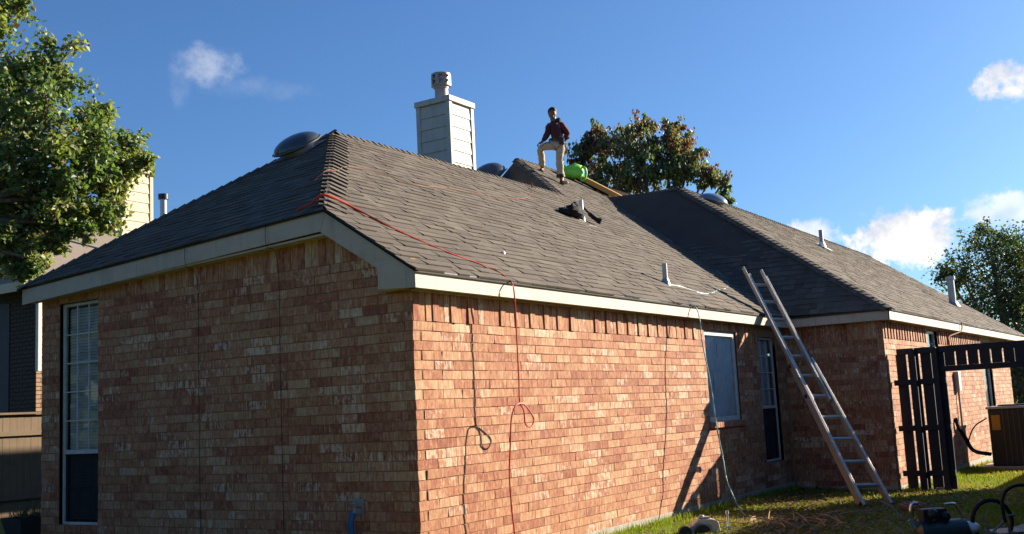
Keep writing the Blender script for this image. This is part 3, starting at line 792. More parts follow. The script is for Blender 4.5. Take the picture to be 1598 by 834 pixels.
# --- vent pipes with flashing
def vent_pipe(x, y, z, h, r=.045, mt=M_PVC, flash=M_ALUD, cap=False, s=S):
    mb = MB(); mb.tube([(x, y, z-.05), (x, y, z+h)], r, 14)
    if cap: mb.tube([(x, y, z+h-.06), (x, y, z+h+.02)], r*1.35, 14)
    o = part(mb, 'vent_pipe', mt, smooth=True)
    m2 = MB(); m2.tube([(x, y, z-.03), (x, y, z+.10)], [r*2.1, r*1.2], 14)
    n = V((0, -s, 1)).normalized(); t = V((0, 1, s)).normalized()
    m2.obox(V((x, y, z))-X*.15-t*.26+n*.012, X*.30, t*.42, n*.006)
    m2.build('pipe_flashing', flash, o)
vent_pipe(6.50, .42, zP(.42), .32, .038, M_PVC, M_ALUD)
vent_pipe(8.04, 2.60, zP(2.60), .36, .036, M_PVCW, M_PVCW)
vent_pipe(21.9, -.60, 3.72, .75, .09, M_GALV, M_ALUD, True)
vent_pipe(17.95, 1.50, 5.165, .40, .05, M_ALUD, M_PVCW)
nLo = nL if nL.z > 0 else -nL
def onL(x, y, up=.03):
    n = nLo; return (x, y, HB.z-(n.x*(x-HB.x)+n.y*(y-HB.y))/n.z+up)
# --- dome roof vents
def dome(c, n, rad, hgt, mt, label, glint=True):
    n = V(n).normalized(); q = n.to_track_quat('Z', 'X').to_matrix(); c = V(c)
    mb = MB(); mb.ball(c+n*.10, (rad, rad, hgt), 28, 8, q, z0=0.0); mb.tube([c+n*.075, c+n*.105], [rad*1.0, rad*1.04], 28)
    o = part(mb, 'roof_vent', mt, smooth=True); o['label'] = label
    m2 = MB(); m2.tube([c-n*.02, c+n*.10], rad*.72, 20); m2.build('vent_neck', M_ALUD, o, smooth=True)
    m2 = MB(); rim = [c+n*.098+(q @ V((math.cos(t_*math.pi/14), math.sin(t_*math.pi/14), 0)))*rad*1.05 for t_ in range(29)]; m2.tube(rim, .012, 6, cap=False); m2.build('vent_rim', M_BARS, o, smooth=True)
    m2 = MB(); a = q @ V((1, 0, 0)); b = q @ V((0, 1, 0)); m2.obox(c-a*rad*.86-b*rad*.86+n*.016, a*rad*1.72, b*rad*1.72, n*.006); m2.build('vent_flange', M_ALUD, o)
nLo = nL if nL.z > 0 else -nL
dome(onL(2.70, 3.98, 0), nLo, .335, .15, M_DOME, 'dark dome roof vent near the left peak')
dome((10.72, 6.25, 6.50), (-.749, 0, 1), .36, .20, M_DOME, 'dark dome roof vent behind the ridge')
dome((13.95, 2.62, 5.80), (0, -.35, 1), .32, .17, M_DOMES, 'silver grey dome roof vent on the wing')
# little things fixed to the walls
mb = MB(); mb.box((15.38, YC-.10, 1.52), (15.62, YC-.002, 1.92)); mb.tube([(15.5, YC-.05, 1.52), (15.5, YC-.05, .95), (15.46, YC-.05, .6)], .022, 8); o = part(mb, 'meter_box', M_ALUD, bevel=.008)
mb = MB(); mb.tube([(6.12, .02, .66), (6.12, -.07, .655)], .04, 12); mb.tube([(6.12, -.07, .655), (6.12, -.075, .655)], .046, 12); part(mb, 'wall_pipe_stub', M_GALV, smooth=True)
mb = MB(); mb.box((-.03, .64, .70), (-.002, .78, .84)); mb.tube([(-.02, .70, .77), (-.09, .70, .76), (-.10, .70, .70)], .014, 8); mb.tube([(-.10, .66, .80), (-.10, .74, .80)], .01, 8); part(mb, 'hose_bib', M_ALUD)
mb = MB(); mb.tube(spline([(-.105, .71, .72), (-.13, .72, .62), (-.11, .73, .50), (-.12, .74, .42)], 4), [.03]*13, 10); tag(mb.build('rag', M_TAPBLUE, smooth=True), 'short blue rag hanging from the wall tap', 'rag')

# ================================================================= CORDS AND HOSES
def cord(name, pts, rad, mt, label, cat, k=6):
    sp_ = spline(pts, k); rad = [rad(p) for p in sp_] if callable(rad) else rad
    mb = MB(); mb.tube(sp_, rad, 7); return tag(mb.build(name, mt, smooth=True), label, cat)
def rp(x, y, up=.03): return (x, y, zP(y)+up)
def onL(x, y, up=.03):
    n = nLo; return (x, y, HB.z-(n.x*(x-HB.x)+n.y*(y-HB.y))/n.z+up)
cord('air_hose', [onL(-.06, 1.36, .03), onL(-.02, 1.22, .04), (.04, 1.08, zP(1.10)+.075), rp(.38, .985, .04), rp(.58, .64, .03), rp(.95, .28, .03), rp(1.36, .06, .03), rp(1.42, -.12, .03),
      (1.358, -.245, 2.86), (1.376, -.25, 2.631), (1.375, -.25, 2.368), (1.374, -.25, 2.108), (1.373, -.25, 1.848), (1.368, -.25, 1.668), (1.432, -.25, 1.589), (1.455, -.25, 1.447), (1.549, -.25, 1.417), (1.618, -.25, 1.486),
      (1.540, -.255, 1.573), (1.403, -.265, 1.654), (1.270, -.26, 1.632), (1.199, -.25, 1.501), (1.150, -.25, 1.220), (1.116, -.25, .973), (1.122, -.25, .664), (1.153, -.25, .391), (1.167, -.25, .12)], lambda p: .0135 if p.y > -.1 else .0080, M_RED, 'bright red air hose crossing the roof and hanging in a loop before the sunlit wall', 'hose')
cord('faded_cord', [onL(.55, 2.05), onL(.80, 1.95, .05), (.95, 1.88, zP(1.88)+.09), rp(1.35, 2.10, .035), rp(1.9, 2.40, .03), rp(2.6, 2.46, .03), rp(3.1, 2.30, .03), rp(4.1, 2.51, .03), rp(5.2, 2.62, .03), rp(6.6, 2.9, .03), rp(7.7, 3.37, .03), rp(8.2, 3.72, .03)], .0042, M_RUST, 'thin faded red cord lying along the upper roof slope', 'cord')
cord('roof_hose', [rp(11.7, 2.32, .03), rp(11.2, 1.62, .03), rp(10.5, 1.08, .03), rp(9.6, .70, .03), rp(8.8, .52, .03), rp(7.5, .25, .035), rp(6.9, .38, .035), rp(6.45, .36, .03), rp(6.3, .20, .03), rp(6.12, .0, .03), (6.03, -.22, 2.89),
      (6.009, -.28, 2.695), (5.955, -.31, 2.425), (5.972, -.35, 2.072), (6.0, -.38, 1.721), (5.946, -.43, 1.314), (5.927, -.47, 1.032), (5.938, -.495, .835), (5.861, -.55, .57), (5.846, -.62, .362), (5.80, -.74, .15), (5.5, -.95, .09), (5.0, -1.25, .07), (4.2, -1.65, .07)], .0085, M_BLUE, 'blue green air hose dropping past the window to the ground', 'hose')
for y_, lb in ((1.69, 'thin dark wire down the shaded wall nearer the corner'), (2.90, 'thin dark wire down the shaded wall nearer the tall window')):
    cord('wall_wire', [(-.19, y_, lz(y_)+.03), (-.18, y_, lz(y_)-.2), (-.03, y_, lz(y_)-.35), (-.025, y_, 2.2), (-.025, y_, 1.2), (-.025, y_, .3)], .003, M_BLK, lb, 'wire')
cord('eave_wire', [(15.75, YW0-.03, 2.92), (15.6, YW0-.025, 2.74), (15.1, YC-.05, 2.62), (15.0, YC-.05, 2.45)], .014, M_RUST, 'short reddish cord hanging from the wing eave', 'cord')
cord('ground_hose', [(7.35, -2.13, .12), (6.97, -2.40, .06), (6.2, -2.62, .05), (5.9, -2.45, .05), (6.35, -1.9, .06), (6.3, -1.6, .06), (5.6, -1.75, .06), (5.1, -2.0, .06)], .010, M_ALUD, 'grey hose curling over the shaded lawn below the ladder', 'hose')

# ================================================================= LADDER
FT = V((7.08, -1.97, gz(7.08, -1.97))); RB = V((8.80, -.215, 2.93)); ld = (RB-FT).normalized(); TP = FT+ld*4.82
sd_ = V((.76, -.65, 0)); sd_ = (sd_-ld*sd_.dot(ld)).normalized(); nd = ld.cross(sd_).normalized()
lad = thing('ladder', 'silver aluminium folding ladder leaning on the eave at the inner corner', 'ladder', FT)
def lpart(mb, name, mt, **k):
    o = mb.build(name, mt, lad, **k); o.matrix_parent_inverse = Matrix.Translation(-FT); return o
def rail(off, z0, z1, wdt=.075, th=.026, flare=0, nn=0, m=M_ALU):
    a = FT+ld*z0+sd_*(off+flare)+nd*nn; b = FT+ld*z1+sd_*off+nd*nn; t = (b-a)
    mb = MB(); mb.obox(a-nd*wdt/2, t, sd_*th, nd*wdt); lpart(mb, 'rail', m, bevel=.003)
LW = .39
rail(.035, 1.9, 4.70, .09, .03); rail(LW-.065, 1.9, 4.64, .09, .03)
rail(-.035, 2.3, 4.82, .06, .024, 0, -.06); rail(LW-.12, 2.3, 4.76, .06, .024, 0, -.06)
rail(-.005, 0.0, 2.75, .13, .045, -.02, .0); rail(LW-.03, 0.02, 2.75, .11, .04, .05, .0)
for k in range(16):
    z_ = .36+k*.41
    if z_ > 4.6: break
    up_ = z_ > 2.75; a0 = .035 if up_ else .0; a1 = LW-.05 if up_ else LW-.02+(.07*(1-min(1, z_/2.75)))
    mb = MB(); mb.tube([FT+ld*z_+sd_*a0, FT+ld*z_+sd_*a1], .032, 8); lpart(mb, 'rung', M_ALU, smooth=False)
for off, z_ in ((-.01, 2.62), (LW-.02, 2.62), (-.01, 2.0), (LW-.0, 2.0)):
    mb = MB(); mb.tube([FT+ld*z_+sd_*(off-.02), FT+ld*z_+sd_*(off+.05)], .03, 10); lpart(mb, 'lock_knob', M_BLKPL)
for o_, z_ in ((-.02, 0.0), (LW+.04, .02)):
    mb = MB(); mb.obox(FT+ld*(z_-.02)+sd_*(o_-.006)-nd*.052, ld*.09, sd_*.042, nd*.104); lpart(mb, 'foot', M_BLK)

# ================================================================= PERGOLA FRAME
PX = 10.42
pg = thing('pergola', 'dark stained timber pergola panel and beam standing beside the wing corner', 'pergola', (PX, -2.3, -.1))
def ppart(mb, name, mt=M_DARKWOOD, **k):
    o = mb.build(name, mt, pg, **k); o.matrix_parent_inverse = Matrix.Translation((-PX, 2.3, .1)); return o
for y_ in (-2.055, -2.40, -4.6):
    mb = MB(); mb.box((PX-.09, y_-.045, gz(PX, y_)-.1), (PX, y_+.045, 2.22)); mb.ball((PX-.045, y_, 2.22), (.05, .05, .05), 10, 4, z0=0); ppart(mb, 'post', bevel=.006)
for y0, y1 in ((-1.94, -1.775), (-2.135, -1.968), (-2.325, -2.163), (-2.53, -2.353)):
    mb = MB(); mb.box((PX+.035, y0, gz(PX, -2)+.02), (PX+.06, y1, 2.18)); ppart(mb, 'board')
for z_ in (1.72, .98, .26):
    mb = MB(); mb.box((PX-.002, -2.53, z_-.045), (PX+.033, -1.72, z_+.045)); ppart(mb, 'cross_rail', bevel=.004)
mb = MB(); mb.box((PX-.001, -4.9, 2.17), (PX+.05, -1.80, 2.27)); ppart(mb, 'beam', bevel=.005)
mb = MB(); mb.box((PX-.002, -4.9, 1.86), (PX+.045, -2.38, 1.95)); ppart(mb, 'beam', bevel=.005)
y_ = -2.54
while y_ > -4.85:
    mb = MB(); mb.box((PX+.004, y_-.155, 1.951), (PX+.028, y_, 2.169)); ppart(mb, 'board'); y_ -= .175
for y_ in (-2.25, -2.36, -4.6):
    pass
mb = MB(); mb.box((PX-.20, -2.36, gz(PX, -2.2)-.02), (PX-.10, -2.25, .05)); tag(mb.build('wood_block', M_FENCE2), 'small tan timber block at the foot of the pergola posts', 'block')
for k in range(4):
    mb = MB(); mb.obox((6.7+k*.14, -2.70-k*.03, gz(6.8, -2.7)+.005), (.10, .03, 0), (-.05, .16, .05), (0, 0, .05)); tag(mb.build('broken_brick', M_REDTAN, bevel=.006), ['leftmost', 'second', 'third', 'rightmost'][k]+' red timber offcut on the shaded lawn before the pergola', 'offcut', 'red offcuts on the lawn')

# ================================================================= AC UNIT
AX, AY, AZ = 16.0, -3.05, gz(16, -2.6)
ac = thing('air_conditioner', 'dark outdoor air conditioning unit on a slab by the wing wall', 'air conditioner', (AX+.45, AY+.45, AZ))
def apart(mb, name, mt, **k):
    o = mb.build(name, mt, ac, **k); o.matrix_parent_inverse = Matrix.Translation((-AX-.45, -AY-.45, -AZ)); return o
mb = MB(); mb.box((AX, AY, AZ+.08), (AX+.9, AY+.9, AZ+1.22)); apart(mb, 'housing', M_BROWNM, bevel=.02)
mb = MB(); mb.box((AX-.03, AY-.03, AZ+1.22), (AX+.93, AY+.93, AZ+1.27)); apart(mb, 'top_cover', M_ALUD, bevel=.012)
for k in range(26):
    mb = MB(); z_ = AZ+.16+k*.04
    mb.box((AX-.012, AY-.012, z_), (AX+.0, AY+.62, z_+.012)); mb.box((AX-.012, AY-.0125, z_), (AX+.9, AY-.001, z_+.012)); apart(mb, 'louvre', M_BLKPL)
for k in range(7):
    mb = MB(); mb.box((AX-.02, AY+.02+k*.10, AZ+.1), (AX-.0125, AY+.032+k*.10, AZ+1.21)); apart(mb, 'grille_bar', M_BARS)
mb = MB(); mb.box((AX-.018, AY+.68, AZ+.80), (AX-.001, AY+.84, AZ+1.10)); apart(mb, 'label_plate', M_YEL)
mb = MB(); mb.tube([(AX+.45, AY+.45, AZ+1.27), (AX+.45, AY+.45, AZ+1.30)], .32, 24); apart(mb, 'fan_guard', M_BLKPL)
mb = MB(); mb.box((AX-.15, AY-.15, AZ-.1), (AX+1.1, AY+1.15, AZ+.075)); apart(mb, 'slab', M_CONC, bevel=.01)
cord('line_set', [(15.0, YC-.04, 1.0), (15.02, YC-.06, .85), (15.3, YC-.12, .6), (15.7, YC-.18, .32), (16.1, -2.10, .22)], .04, M_BLK, 'thick black insulated pipe curving from wall to air conditioner', 'pipe')
cord('whip_cable', [(15.9, -2.13, .95), (15.55, -1.95, .8), (15.35, -1.85, .5), (15.6, -1.9, .3), (16.0, -2.14, .25)], .014, M_BLK, 'thin black cable looping from the side of the air conditioner', 'cable')

# ================================================================= FENCES
def fence(name, label, x0, x1, y, h, zb, cat='fence', step=.145, axis='x', posts=True, front=-1):
    base = V((x0, y, zb)); t = thing(name, label, cat, base); inv = Matrix.Translation(-base); x = x0; rf = random.Random(int(x0*7+y)); me_v = []
    for k in range(6):
        mb = MB(); a = rf.uniform(-.004, .004); mb.box((0, 0, 0), (step-.008+a, .016, h-.06+rf.uniform(-.01, .01))); me = bpy.data.meshes.new('fence_board')
        me.from_pydata(mb.v, [], mb.f); me.materials.append(M_FENCE); me_v.append(me)
    n = 0
    while x < x1:
        o = bpy.data.objects.new('board', rf.choice(me_v)); link(o, t); o.location = V((x, y+rf.uniform(0, .006), zb))-base; x += step; n += 1
    for z_ in (zb+.35, zb+h*.77):
        mb = MB(); mb.box((x0, y-.05, z_), (x1, y-.001, z_+.085)); o = mb.build('rail', M_FENCE, t); o.matrix_parent_inverse = inv
    mb = MB(); mb.box((x0, y-.07, zb+h-.06), (x1, y+.08, zb+h-.02)); o = mb.build('cap_board', M_FENCE, t); o.matrix_parent_inverse = inv
    x = x0+.3
    while x < x1:
        mb = MB(); mb.box((x, y+.024, zb), (x+.09, y+.11, zb+h-.065)); o = mb.build('post', M_FENCE, t); o.matrix_parent_inverse = inv; x += 2.4
    return t
fence('privacy_fence', 'weathered cedar board fence with cap rail beyond the left end wall', -4, 12, 13.0, 2.0, .06)
fence('shade_fence', 'unseen cedar board fence added right of the lawn to shade it', 1.0, 34, -5.35, 1.9, -.05)  # out of view, added to cast shade over the lawn

# planter by the left fence
t = thing('planter', 'dark oblong planter of low plants before the board fence', 'planter', (1.9, 8.6, .08))
mb = MB(); mb.prism([(-.45, -.2, 0), (.45, -.2, 0), (.45, .2, 0), (-.45, .2, 0)], (0, 0, .02))
mb.add([(-.42, -.18, 0), (.42, -.18, 0), (.42, .18, 0), (-.42, .18, 0), (-.5, -.24, .34), (.5, -.24, .34), (.5, .24, .34), (-.5, .24, .34)], [(0, 1, 5, 4), (1, 2, 6, 5), (2, 3, 7, 6), (3, 0, 4, 7), (0, 3, 2, 1)]); mb.build('pot', M_GREYSID, t)
mb = MB()
for k in range(260):
    a = rg.uniform(0, 6.28); x, y = rg.uniform(-.42, .42), rg.uniform(-.18, .18); h = rg.uniform(.1, .32); p = V((x, y, .3)); q_ = p+V((math.cos(a)*h*.5, math.sin(a)*h*.5, h))
    mb.add([p, p+V((.02, .01, 0)), q_], [(0, 1, 2)], (.05, .08, .03))
mb.build('plants', M_LEAF, t, kind='stuff')

# ================================================================= NEIGHBOUR HOUSE
nb = thing('neighbour_house', 'two storey brick neighbour house with cream chimney behind the left tree', 'house', (5, 13, 0))
NI = Matrix.Translation((-5, -13, 0))
def npart(mb, name, mt, **k):
    o = mb.build(name, mt, nb, **k); o.matrix_parent_inverse = NI; return o
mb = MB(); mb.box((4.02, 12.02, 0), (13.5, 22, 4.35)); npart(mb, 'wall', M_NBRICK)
mb = MB(); rb2 = random.Random(4); mbt = MB()
def nbc(): return (rb2.uniform(0, .35), rb2.random()*.3, rb2.random())
z_ = .1; row = 0
while z_ < 4.3:
    y = 12.0-(.1 if row % 2 else .0)+.1*(row % 2)
    y = 12.0 if row % 2 else 12.0-.0
    a = 12.03; b = a+(.2 if row % 2 else .1)
    while a < 17.5:
        mb.add([(4.0, a, z_), (4.0, b-.01, z_), (4.0, b-.01, z_+.065), (4.0, a, z_+.065), (4.02, a, z_), (4.02, b-.01, z_), (4.02, b-.01, z_+.065), (4.02, a, z_+.065)], [(0, 3, 2, 1), (0, 1, 5, 4), (3, 7, 6, 2), (0, 4, 7, 3), (1, 2, 6, 5)])
        a = b; b = a+.203
    a = 4.0; b = 4.2 if row % 2 else 4.1
    while a < 7:
        mbt.add([(a, 12.0, z_), (b-.01, 12.0, z_), (b-.01, 12.0, z_+.065), (a, 12.0, z_+.065), (a, 12.02, z_), (b-.01, 12.02, z_), (b-.01, 12.02, z_+.065), (a, 12.02, z_+.065)], [(0, 1, 2, 3), (0, 4, 5, 1), (3, 2, 6, 7), (0, 3, 7, 4)])
        a = b; b = a+.203
    z_ += .077; row += 1
npart(mb, 'bricks', M_NBR_SHADE, kind='stuff'); npart(mbt, 'bricks', M_NBR_SUN, kind='stuff')
mb = MB(); mb.box((3.985, 12.85, 0.5), (4.0-.002, 14.6, 4.1)); npart(mb, 'wall_panel', M_GREYSID)
mb = MB(); mb.box((3.93, 11.85, 2.75), (4.01, 11.93, 4.2)); mb.box((3.93, 11.93, 4.12), (4.01, 12.0, 4.2)); npart(mb, 'downspout', M_WHITE, bevel=.01)
mb = MB(); mb.box((3.6, 11.7, 4.33), (13.9, 22.3, 4.37)); npart(mb, 'soffit', M_GREYSID)
# gable end trim at left, roof planes
def nroof(*P, c=(.5, .5, .5), name='roof'):
    mb = MB(); mb.prism(P, (0, 0, -.08)); o = npart(mb, name, M_GREYROOF); return o
nroof((3.55, 11.65, 4.38), (14, 11.65, 4.38), (11.5, 16.5, 6.9), (6.2, 16.5, 6.9))
nroof((3.55, 11.65, 4.38), (6.2, 16.5, 6.9), (3.55, 22.3, 4.38), name='roof')
nroof((3.5, 13.1, 4.45), (3.5, 15.3, 5.95), (6.6, 15.3, 5.95), (5.9, 13.1, 4.45)); nroof((3.5, 15.3, 5.95), (3.5, 17.5, 4.45), (5.9, 17.5, 4.45), (6.6, 15.3, 5.95))
mb = MB(); mb.prism([(3.52, 13.0, 4.22), (3.52, 13.0, 4.44), (3.52, 15.3, 5.98), (3.52, 15.3, 5.76)], (-.04, 0, 0)); mb.prism([(3.52, 15.3, 5.76), (3.52, 15.3, 5.98), (3.52, 17.6, 4.44), (3.52, 17.6, 4.22)], (-.04, 0, 0)); npart(mb, 'rake_board', M_GREYSID)
mb = MB(); mb.box((3.5, 11.62, 4.2), (14, 11.66, 4.37)); mb.box((3.5, 11.66, 4.2), (3.54, 13.0, 4.37)); npart(mb, 'fascia_board', M_SIDING2)
mb = MB(); mb.prism([(3.56, 13.2, 4.3), (3.56, 15.3, 5.72), (3.56, 17.4, 4.3)], (.04, 0, 0)); npart(mb, 'gable', M_GREYSID)
chimney(8.04, 14.9, .88, 4.6, 7.83, M_SIDING2, nb, NI, 13, flue=False)
k_ = 1.27; nb.location = CAM+(V((5, 13, 0))-CAM)*k_; nb.scale = (k_,)*3
mb = MB(); mb.tube([(7.92, 13.27, 5.1), (7.92, 13.27, 6.72)], .075, 12); o = npart(mb, 'vent_pipe', M_GALV, smooth=True); mb = MB(); mb.tube([(7.92, 13.27, 6.72), (7.92, 13.27, 6.84)], .115, 12); mb.build('pipe_cap', M_BLKPL, o, smooth=True)

# ================================================================= TREES
def tree(name, label, base, clusters, nleaf, leaf, cols, fork, seed, droop=.3, trunk_r=.16, group=None, twig=1.0, spread=1.03, up=0.):
    rt = random.Random(seed); t = thing(name, label, 'tree', base, group); B = V(base); inv = Matrix.Translation(-B)
    br = MB(); F_ = V(fork)
    br.tube([B, (B+F_)/2+V((.08, .05, 0)), F_], [trunk_r, trunk_r*.8, trunk_r*.65], 10)
    tips = []
    for (x, y, z, r_) in clusters:
        c = V((x, y, z)); mid = (F_+c)/2+V((rt.uniform(-.2, .2), rt.uniform(-.2, .2), rt.uniform(-.1, .25)))*r_
        br.tube(spline([F_, mid, c], 4), [trunk_r*.45*(1-i/9)+.01 for i in range(9)], 6)
        nt = max(5, int(26*r_*twig))
        for k in range(nt):
            d_ = V((rt.gauss(0, 1), rt.gauss(0, 1), rt.gauss(0, .9)+.15)).normalized()
            e = c+d_*r_*rt.uniform(.50, spread)+V((0, 0, up*r_*rt.random())); s_ = c+d_*r_*rt.uniform(0, .25)+V((0, 0, -.1*r_))
            m_ = (s_+e)/2+V((rt.uniform(-.1, .1), rt.uniform(-.1, .1), rt.uniform(0, .12)))*r_
            br.tube([s_, m_, e], [.018, .011, .004], 4, cap=False); tips.append((s_, m_, e, r_))
    o = br.build('trunk', M_BARK, t, smooth=True); o.matrix_parent_inverse = inv
    cr = MB(); per = max(1, int(nleaf/len(tips)))
    for (s_, m_, e, r_) in tips:
        hue = rt.random()
        for k in range(int(per*rt.uniform(.5, 1.5)*(.6+r_))):
            a = rt.uniform(.25, 1.05); p = (m_.lerp(e, a) if a > .5 else s_.lerp(m_, a*2))+V((rt.gauss(0, .07), rt.gauss(0, .07), rt.gauss(0, .07)))*max(.7, r_*1.6)
            L_ = leaf*rt.uniform(.65, 1.25); W_ = L_*rt.uniform(.28, .42)
            d_ = V((rt.gauss(0, 1), rt.gauss(0, 1), rt.gauss(-droop*2.2, .7))).normalized(); sd2 = d_.cross(V((rt.gauss(0, 1), rt.gauss(0, 1), rt.gauss(0, 1)))).normalized()*W_
            nm = d_.cross(sd2).normalized()*W_*.35
            hz = max(0, min(1, (p.z-clusters[0][2])/2+.5))
            cs = cols(rt, hz, hue, p)
            cr.add([p, p+d_*L_*.45+sd2+nm, p+d_*L_, p+d_*L_*.45-sd2+nm], [(0, 1, 2), (0, 2, 3)], cs)
    o = cr.build('crown', M_LEAF, t, kind='stuff'); o.matrix_parent_inverse = inv
    return t
T1 = [(1.00,8.37,8.05,0.57),(0.82,9.06,7.57,0.93),(1.64,7.97,7.08,0.60),(1.32,8.53,6.68,0.93),(1.30,7.83,5.90,0.98),(2.05,7.69,5.91,0.75),(2.57,7.55,5.83,0.50),(1.80,7.86,5.06,0.88),(2.42,7.88,5.12,0.46),(2.62,7.60,5.38,.26),(1.37,8.74,5.04,0.98),(1.26,8.22,4.28,0.52),(0.67,8.91,5.64,1.14),(1.20,7.86,4.11,0.31),(1.07,8.33,8.77,0.62),(1.87,7.81,4.68,0.39),(2.28,7.77,4.87,0.26),(1.65,8.20,4.46,0.46),(1.22,8.24,4.00,0.26),(2.12,7.63,6.27,0.41),(2.67,7.22,5.64,0.22)]
T2 = [(18.56,8.16,8.66,0.55),(19.27,7.89,9.12,0.62),(19.20,6.90,9.30,0.48),(18.69,6.81,8.45,0.88),(19.56,6.13,8.57,0.77),(20.17,5.99,8.94,0.48),(18.66,7.96,7.90,0.69),(19.24,6.83,7.80,0.91),(19.70,5.81,7.90,0.77),(20.27,5.24,7.71,0.40),(20.17,4.68,7.18,0.22),(19.81,6.79,9.49,0.33),(19.97,5.19,7.96,.42),(20.14,4.75,7.61,.30),(19.66,5.92,9.2,.36),(18.70,7.89,9.1,.34),(18.47,8.31,8.6,.40),(19.81,5.56,8.5,.5)]
# the middle tree stands beyond the back of the house: slide it out along the same line of sight
T2 = [(CAM.x+(x-CAM.x)*1.25, CAM.y+(y-CAM.y)*1.25, CAM.z+(z-CAM.z)*1.25, r_*1.25) for x, y, z, r_ in T2]
T3 = [(36.69,0.60,6.94,1.15),(37.32,-0.30,6.64,1.23),(36.50,1.72,5.93,1.04),(36.40,2.28,6.03,0.49),(36.22,0.36,5.26,1.78),(36.89,-0.90,5.42,1.65),(36.55,1.44,4.15,1.37),(37.30,-0.15,3.06,2.06),(36.94,-1.39,3.92,2.19),(36.68,0.65,7.57,0.55),(36.75,0.17,1.38,1.65),(37.5,-2.6,1.6,1.8),(36.9,1.2,1.5,1.6)]
def c1(rt, h, hue, p):
    k = rt.uniform(.75, 1.25)
    if rt.random() < .06+.20*h*(hue > .55): return (.19*k, .11*k, .05*k)
    if hue > .5: return (.23*k, .26*k, .10*k)
    return (.12*k, .175*k, .065*k)
def c2(rt, h, hue, p):
    k = rt.uniform(.7, 1.3)
    if hue < .12+.5*h: return (.17*k, .085*k, .065*k)
    if hue < .4+.45*h: return (.17*k, .155*k, .085*k)
    return (.10*k, .135*k, .06*k)
def c3(rt, h, hue, p):
    k = rt.uniform(.7, 1.3)
    if hue > .6: return (.15*k, .155*k, .06*k)
    return (.06*k, .095*k, .045*k)
tree('broadleaf_tree', 'tall green broadleaf tree towering at the left edge before the neighbour house', (-.6, 9.3, .05), T1, 21500, .096, c1, (-.3, 9.1, 4.6), 21, .25, .15)
tree('autumn_tree', 'reddish brown autumn tree rising behind the middle of the roof', (26.5, 9.6, 0), T2, 10500, .145, c2, (26.4, 9.6, 5.8), 22, 1.3, .22, spread=1.22, up=.35, twig=1.15)
tree('dark_tree', 'large dark feathery tree at the right edge beyond the wing', (36.6, 0, 0), T3, 13000, .13, c3, (36.6, 0, 1.2), 23, .1, .3, twig=1.6, spread=1.25)

# ================================================================= THINGS ON THE ROOF
def quickrot(a): return Matrix.Rotation(a, 3, 'Z')
# lime green plastic jug/bag with a handle loop, on the ridge
gpos = V((12.9, 5.55, zP(5.55)))
g_r = V((.50, -.866, 0)); g_f = V((.866, .5, 0))
t = thing('lime_bag', 'lime green plastic bag with a handle loop sitting on the ridge', 'bag', gpos)
def G(a, b, c): return g_r*a+g_f*b+Zv*c
mb = MB(); rotg = Matrix((g_r, g_f, Zv)).transposed()
mb.ball(G(-.02, 0, .12), (.34, .20, .15), 20, 12, rotg @ Matrix.Rotation(R(-4), 3, 'Y'), wob=.22, seed=3)
mb.ball(G(.10, 0, .21), (.22, .15, .12), 18, 10, rotg, wob=.25, seed=5); mb.ball(G(-.10, 0, .26), (.10, .10, .07), 12, 8, rotg, wob=.2, seed=8)
mb.build('bag_body', M_LIME, t, smooth=True)
mb = MB(); mb.tube(spline([G(.24, -.02, .25), G(.36, -.03, .22), G(.38, -.04, .08), G(.33, -.05, -.06), G(.26, -.05, -.05), G(.27, -.04, .08)], 5), .03, 8); mb.build('handle', M_LIME, t, smooth=True)
# plank
a = V((13.05, 5.50, zP(5.50)+.10)); b = V((13.62, 4.62, zP(4.62)+.07)); dr = (b-a).normalized(); sdv = dr.cross(V((0, -S, 1)).normalized()).normalized()
mb = MB(); mb.obox(a, (b-a), sdv*.13, V((0, -S, 1)).normalized()*.11); tag(mb.build('plank', M_PLANK, bevel=.006), 'short yellow plank lying on the roof beside the lime bag', 'plank')
mb = MB(); mb.obox(a-V((0, 0, .06))-sdv*.05, (b-a)*.72, sdv*.10, V((0, 0, .05))); tag(mb.build('plank_shade', M_CLOTHBLK), 'dark strip standing for the shaded underside of the yellow plank', 'strip')  # black strip painted in as the shade beneath the plank
# black jacket over the vent pipe
mb = MB(); jc = V((7.86, 2.60, zP(2.60)))
mb.ball(jc+V((-.12, 0, .11)), (.19, .14, .13), 18, 10, wob=.45, seed=11); mb.ball(jc+V((-.30, .06, .10)), (.14, .10, .08), 14, 8, wob=.5, seed=14)
mb.ball(jc+V((.02, .02, .20)), (.13, .08, .09), 14, 8, wob=.4, seed=12); mb.ball(jc+V((-.02, -.06, .10)), (.12, .07, .12), 14, 8, wob=.4, seed=17)
jk = mb.build('jacket', M_CLOTHBLK, smooth=True); tag(jk, 'black jacket heaped against the white vent pipe', 'jacket')
mb = MB(); mb.tube(spline([jc+V((.26, .0, .24)), jc+V((.33, -.08, .12)), jc+V((.40, -.17, .02)), jc+V((.43, -.24, -.02))], 4), [.02]*4+[.04]*5+[.055]*4, 8); mb.build('sleeve', M_CLOTHBLK, jk, smooth=True)
mb = MB(); mb.tube([(8.42, 3.80, zP(3.80)+.0), (8.42, 3.80, zP(3.80)+.12)], .014, 6); tag(mb.build('marker_stick', M_RUST), 'short rusty stick standing upright on the roof below the upper hip', 'stick')
mb = MB(); mb.ball((2.35, .50, zP(.50)+.03), (.028, .02, .028), 8, 6); tag(mb.build('white_knob', M_PVCW, smooth=True), 'tiny white knob on the roof above the red hose', 'knob')

